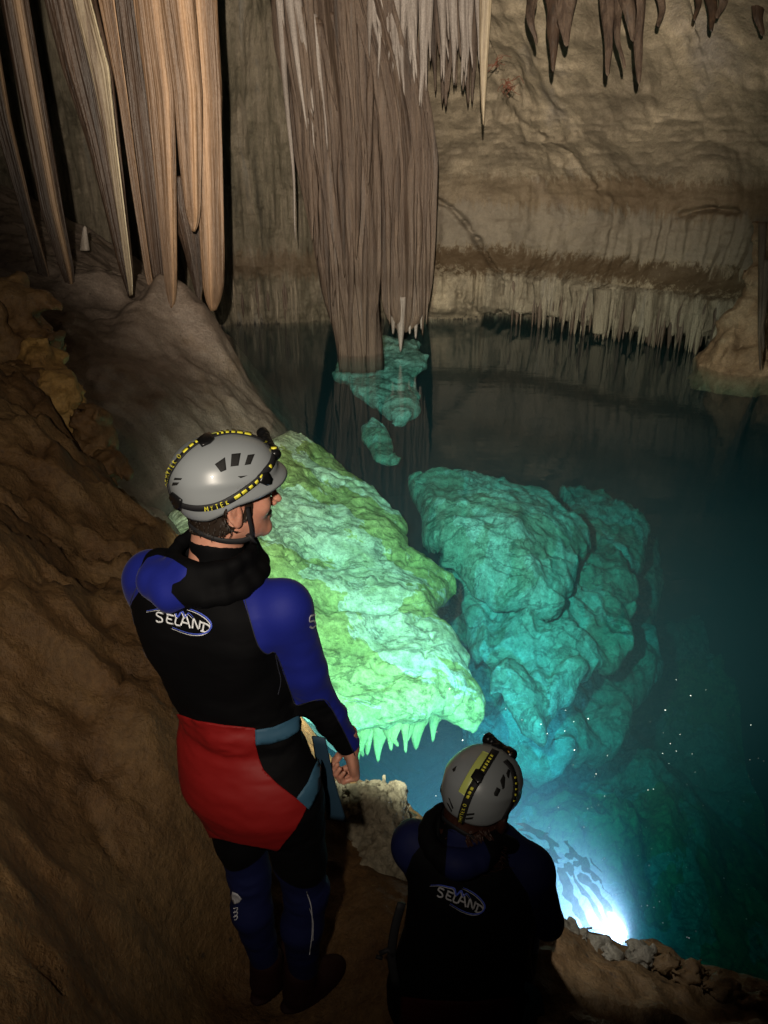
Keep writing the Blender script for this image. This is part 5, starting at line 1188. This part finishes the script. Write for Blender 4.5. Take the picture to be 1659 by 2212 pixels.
# helmet
WHH = Frame(whp, WHY, math.radians(-16), math.radians(3)); WHH.M = WHH.M*.94
V, Fc = helmet_mesh(WHH, hc)
whelm = make('helmet', V, Fc, M_shell, wom); ws = Surf(V, tris(np.array(Fc)))
def wz(pts): return [((900+x/2.765)*.864, (1800+y/2.765)*.864) for x, y in pts]
laces(whelm, ws, [wz([(875, 228), (830, 290), (780, 370), (735, 450), (705, 510)])], 'reflective_tape', .023, M_lime, .0008, .0008)
wst = spline(wz([(935, 215), (905, 262), (860, 335), (815, 410), (768, 490), (738, 560), (712, 640), (692, 720), (686, 760)]), 6)
side_s = spline(wz([(1000, 285), (1040, 330), (1062, 400), (1068, 470), (1058, 540), (1030, 610), (990, 680)]), 6)
laces(whelm, ws, [wst, side_s], 'headlamp_strap', .021, M_strap, .0015, .0025)
bl = [print_block(ws, wst, s, s+4.5, -3.2, 3.2) for s in (14, 21, 28, 35, 42, 49, 57, 65, 74)]+[print_block(ws, wst, s, s+6.5, -3, 3) for s in (92, 101, 110)]+[print_block(ws, side_s, s, s+4, -2.6, 2.6) for s in (40, 52, 64, 76, 88)]
V, Fc = merge(bl); make('yellow_print', V, Fc, M_yel, whelm)
V, Fc = merge(print_text(ws, wst[::-1], 14, 'ARMYTEK', 6.5, 5.6, .0011)+print_text(ws, wst[::-1], 55, 'O', 8, 8, .0013)); make('yellow_lettering', V, Fc, M_yel, whelm)
for poly in ([(925, 505), (945, 465), (972, 480), (950, 528), (930, 525)], [(968, 420), (990, 375), (1003, 400), (998, 470), (985, 480)], [(1010, 370), (1022, 340), (1036, 350), (1030, 405), (1018, 395)],
             [(722, 648), (792, 642), (790, 655), (726, 662)], [(726, 676), (785, 670), (778, 684), (735, 688)], [(612, 535), (622, 545), (648, 610), (640, 615)], [(600, 570), (610, 575), (640, 628), (632, 635)], [(640, 340), (668, 318), (660, 350), (645, 360)]):
    V, Fc = patch(ws, wz(poly), .0004, .0006, 4); make('vent', V, Fc, M_vent, whelm)
V, Fc = patch(ws, wz([(768, 400), (800, 348), (822, 350), (860, 390), (835, 440), (812, 450)]), .003, .005, 5); make('strap_buckle', V, Fc, M_metal, whelm)
lc0 = WHH.w(np.array([.0, .135, .088])); zl = (lc0-CAMP)@FWD
pa, pb = wz([(868, 118), (1062, 258)]); l1 = CAMP+ray(*pb)*(zl-.085); l0 = CAMP+ray(*pa)*(zl-.01)
torch(whelm, l0, l1, .0155); ax_ = (l1-l0)/np.linalg.norm(l1-l0); lc0 = (l0+l1)/2
vb, fb = tube([l1-ax_*.012-WHH.F*.006+WHH.U*.009, l1-ax_*.012-WHH.F*.009+WHH.U*.0155], .0065, 12, ref=(1, 0, .1)); make('switch_button', vb, fb, plain('amber_button', (.75, .38, .03), .5), whelm)
vb, fb = tube([lc0-WHH.F*.03, lc0], .016, 8); make('lamp_bracket', vb, fb, M_metal, whelm)
spot('headlamp_light', lc0+WHH.F*.03*1.1, tuple(atz(1262, 2020, .08)), 34, 44, 1.0, .01, (.95, .97, 1))
nape = [WH.w(p) for p in ((.07, .03, -.078), (.070, .0, -.082), (.064, -.037, -.078), (.045, -.072, -.066), (0, -.09, -.058), (-.045, -.072, -.064), (-.066, -.03, -.078), (-.066, .02, -.084))]
V, Fc = band(spline(nape, 5), lambda p: (p-WH.w((0, -.01, -.08)))*np.array([1, 1, .1]), .0135, .0022); make('chin_strap', V, Fc, M_strap, whelm)
# seat guard, webbing and buckles low on the back
V, Fc = patch(wS, [(870, 2150), (940, 2158), (1020, 2160), (1110, 2150), (1130, 2300), (860, 2300)], .004, .004, 8); make('seat_guard', V, Fc, plain('dark_red_vinyl', (.045, .003, .003), .65, .2), wom)
q = lambda x, y, d: CAMP+ray(x, y)*d
V, Fc = merge([tube(spline([q(1085, 2120, 2.16), q(1120, 2128, 2.14), (q(1148, 2140, 2.13)), q(1160, 2165, 2.12), q(1164, 2195, 2.12)], 4), .017, 8, ref=(.2, -1, .3), flat=.14),
               tube(spline([q(1150, 2168, 2.10), q(1142, 2200, 2.10), q(1135, 2240, 2.1)], 4), .018, 8, ref=(.2, -1, .3), flat=.14)]); make('thigh_strap', V, Fc, M_web, wom)
V, Fc = merge([tube(spline([q(868, 1950, 2.2), q(852, 2010, 2.2), q(846, 2070, 2.2), q(856, 2130, 2.2)], 4), .013, 8, ref=(0, 1, 0), flat=.3), tube([q(820, 2060, 2.2), q(838, 2052, 2.2), q(850, 2064, 2.2)], .008, 6), tube([q(812, 2066, 2.2), q(826, 2070, 2.2)], .006, 6)]); make('side_buckle', V, Fc, M_strap, wom)


def nth(n):
    w = ('first', 'second', 'third', 'fourth', 'fifth', 'sixth', 'seventh', 'eighth', 'ninth', 'tenth')
    return w[n-1] if n <= 10 else '%dth' % n if n % 10 not in (1, 2, 3) or 10 < n < 20 else '%d%s' % (n, ('st', 'nd', 'rd')[n % 10-1])
BASE = {'stalactites under the sunken shelf lip': 'pale green stalactite under the lip of the lit sunken ledge', 'stalactites on the left twin column': 'thin stalactite clinging high on the left twin column',
        'pale stalactite cluster at top centre': 'pale lilac-grey stalactite in the cluster above the twin columns', 'ribs on the front of the twin columns': 'slender brown rib fused to the twin columns',
        'brown stalactites behind the white one': 'grey-brown stalactite behind the single white one', 'fringe stalactites left of the columns': 'thin brown stalactite above the water left of the columns'}
for gname, base in BASE.items():
    L_ = [o for o in bpy.data.objects if o.get('group') == gname]
    for n, o in enumerate(sorted(L_, key=lambda o: proj(np.array(o.location))[0])): o['label'] = base+', '+nth(n+1)+' from the left'
for o in bpy.data.objects:
    if '_o' in o: del o['_o']
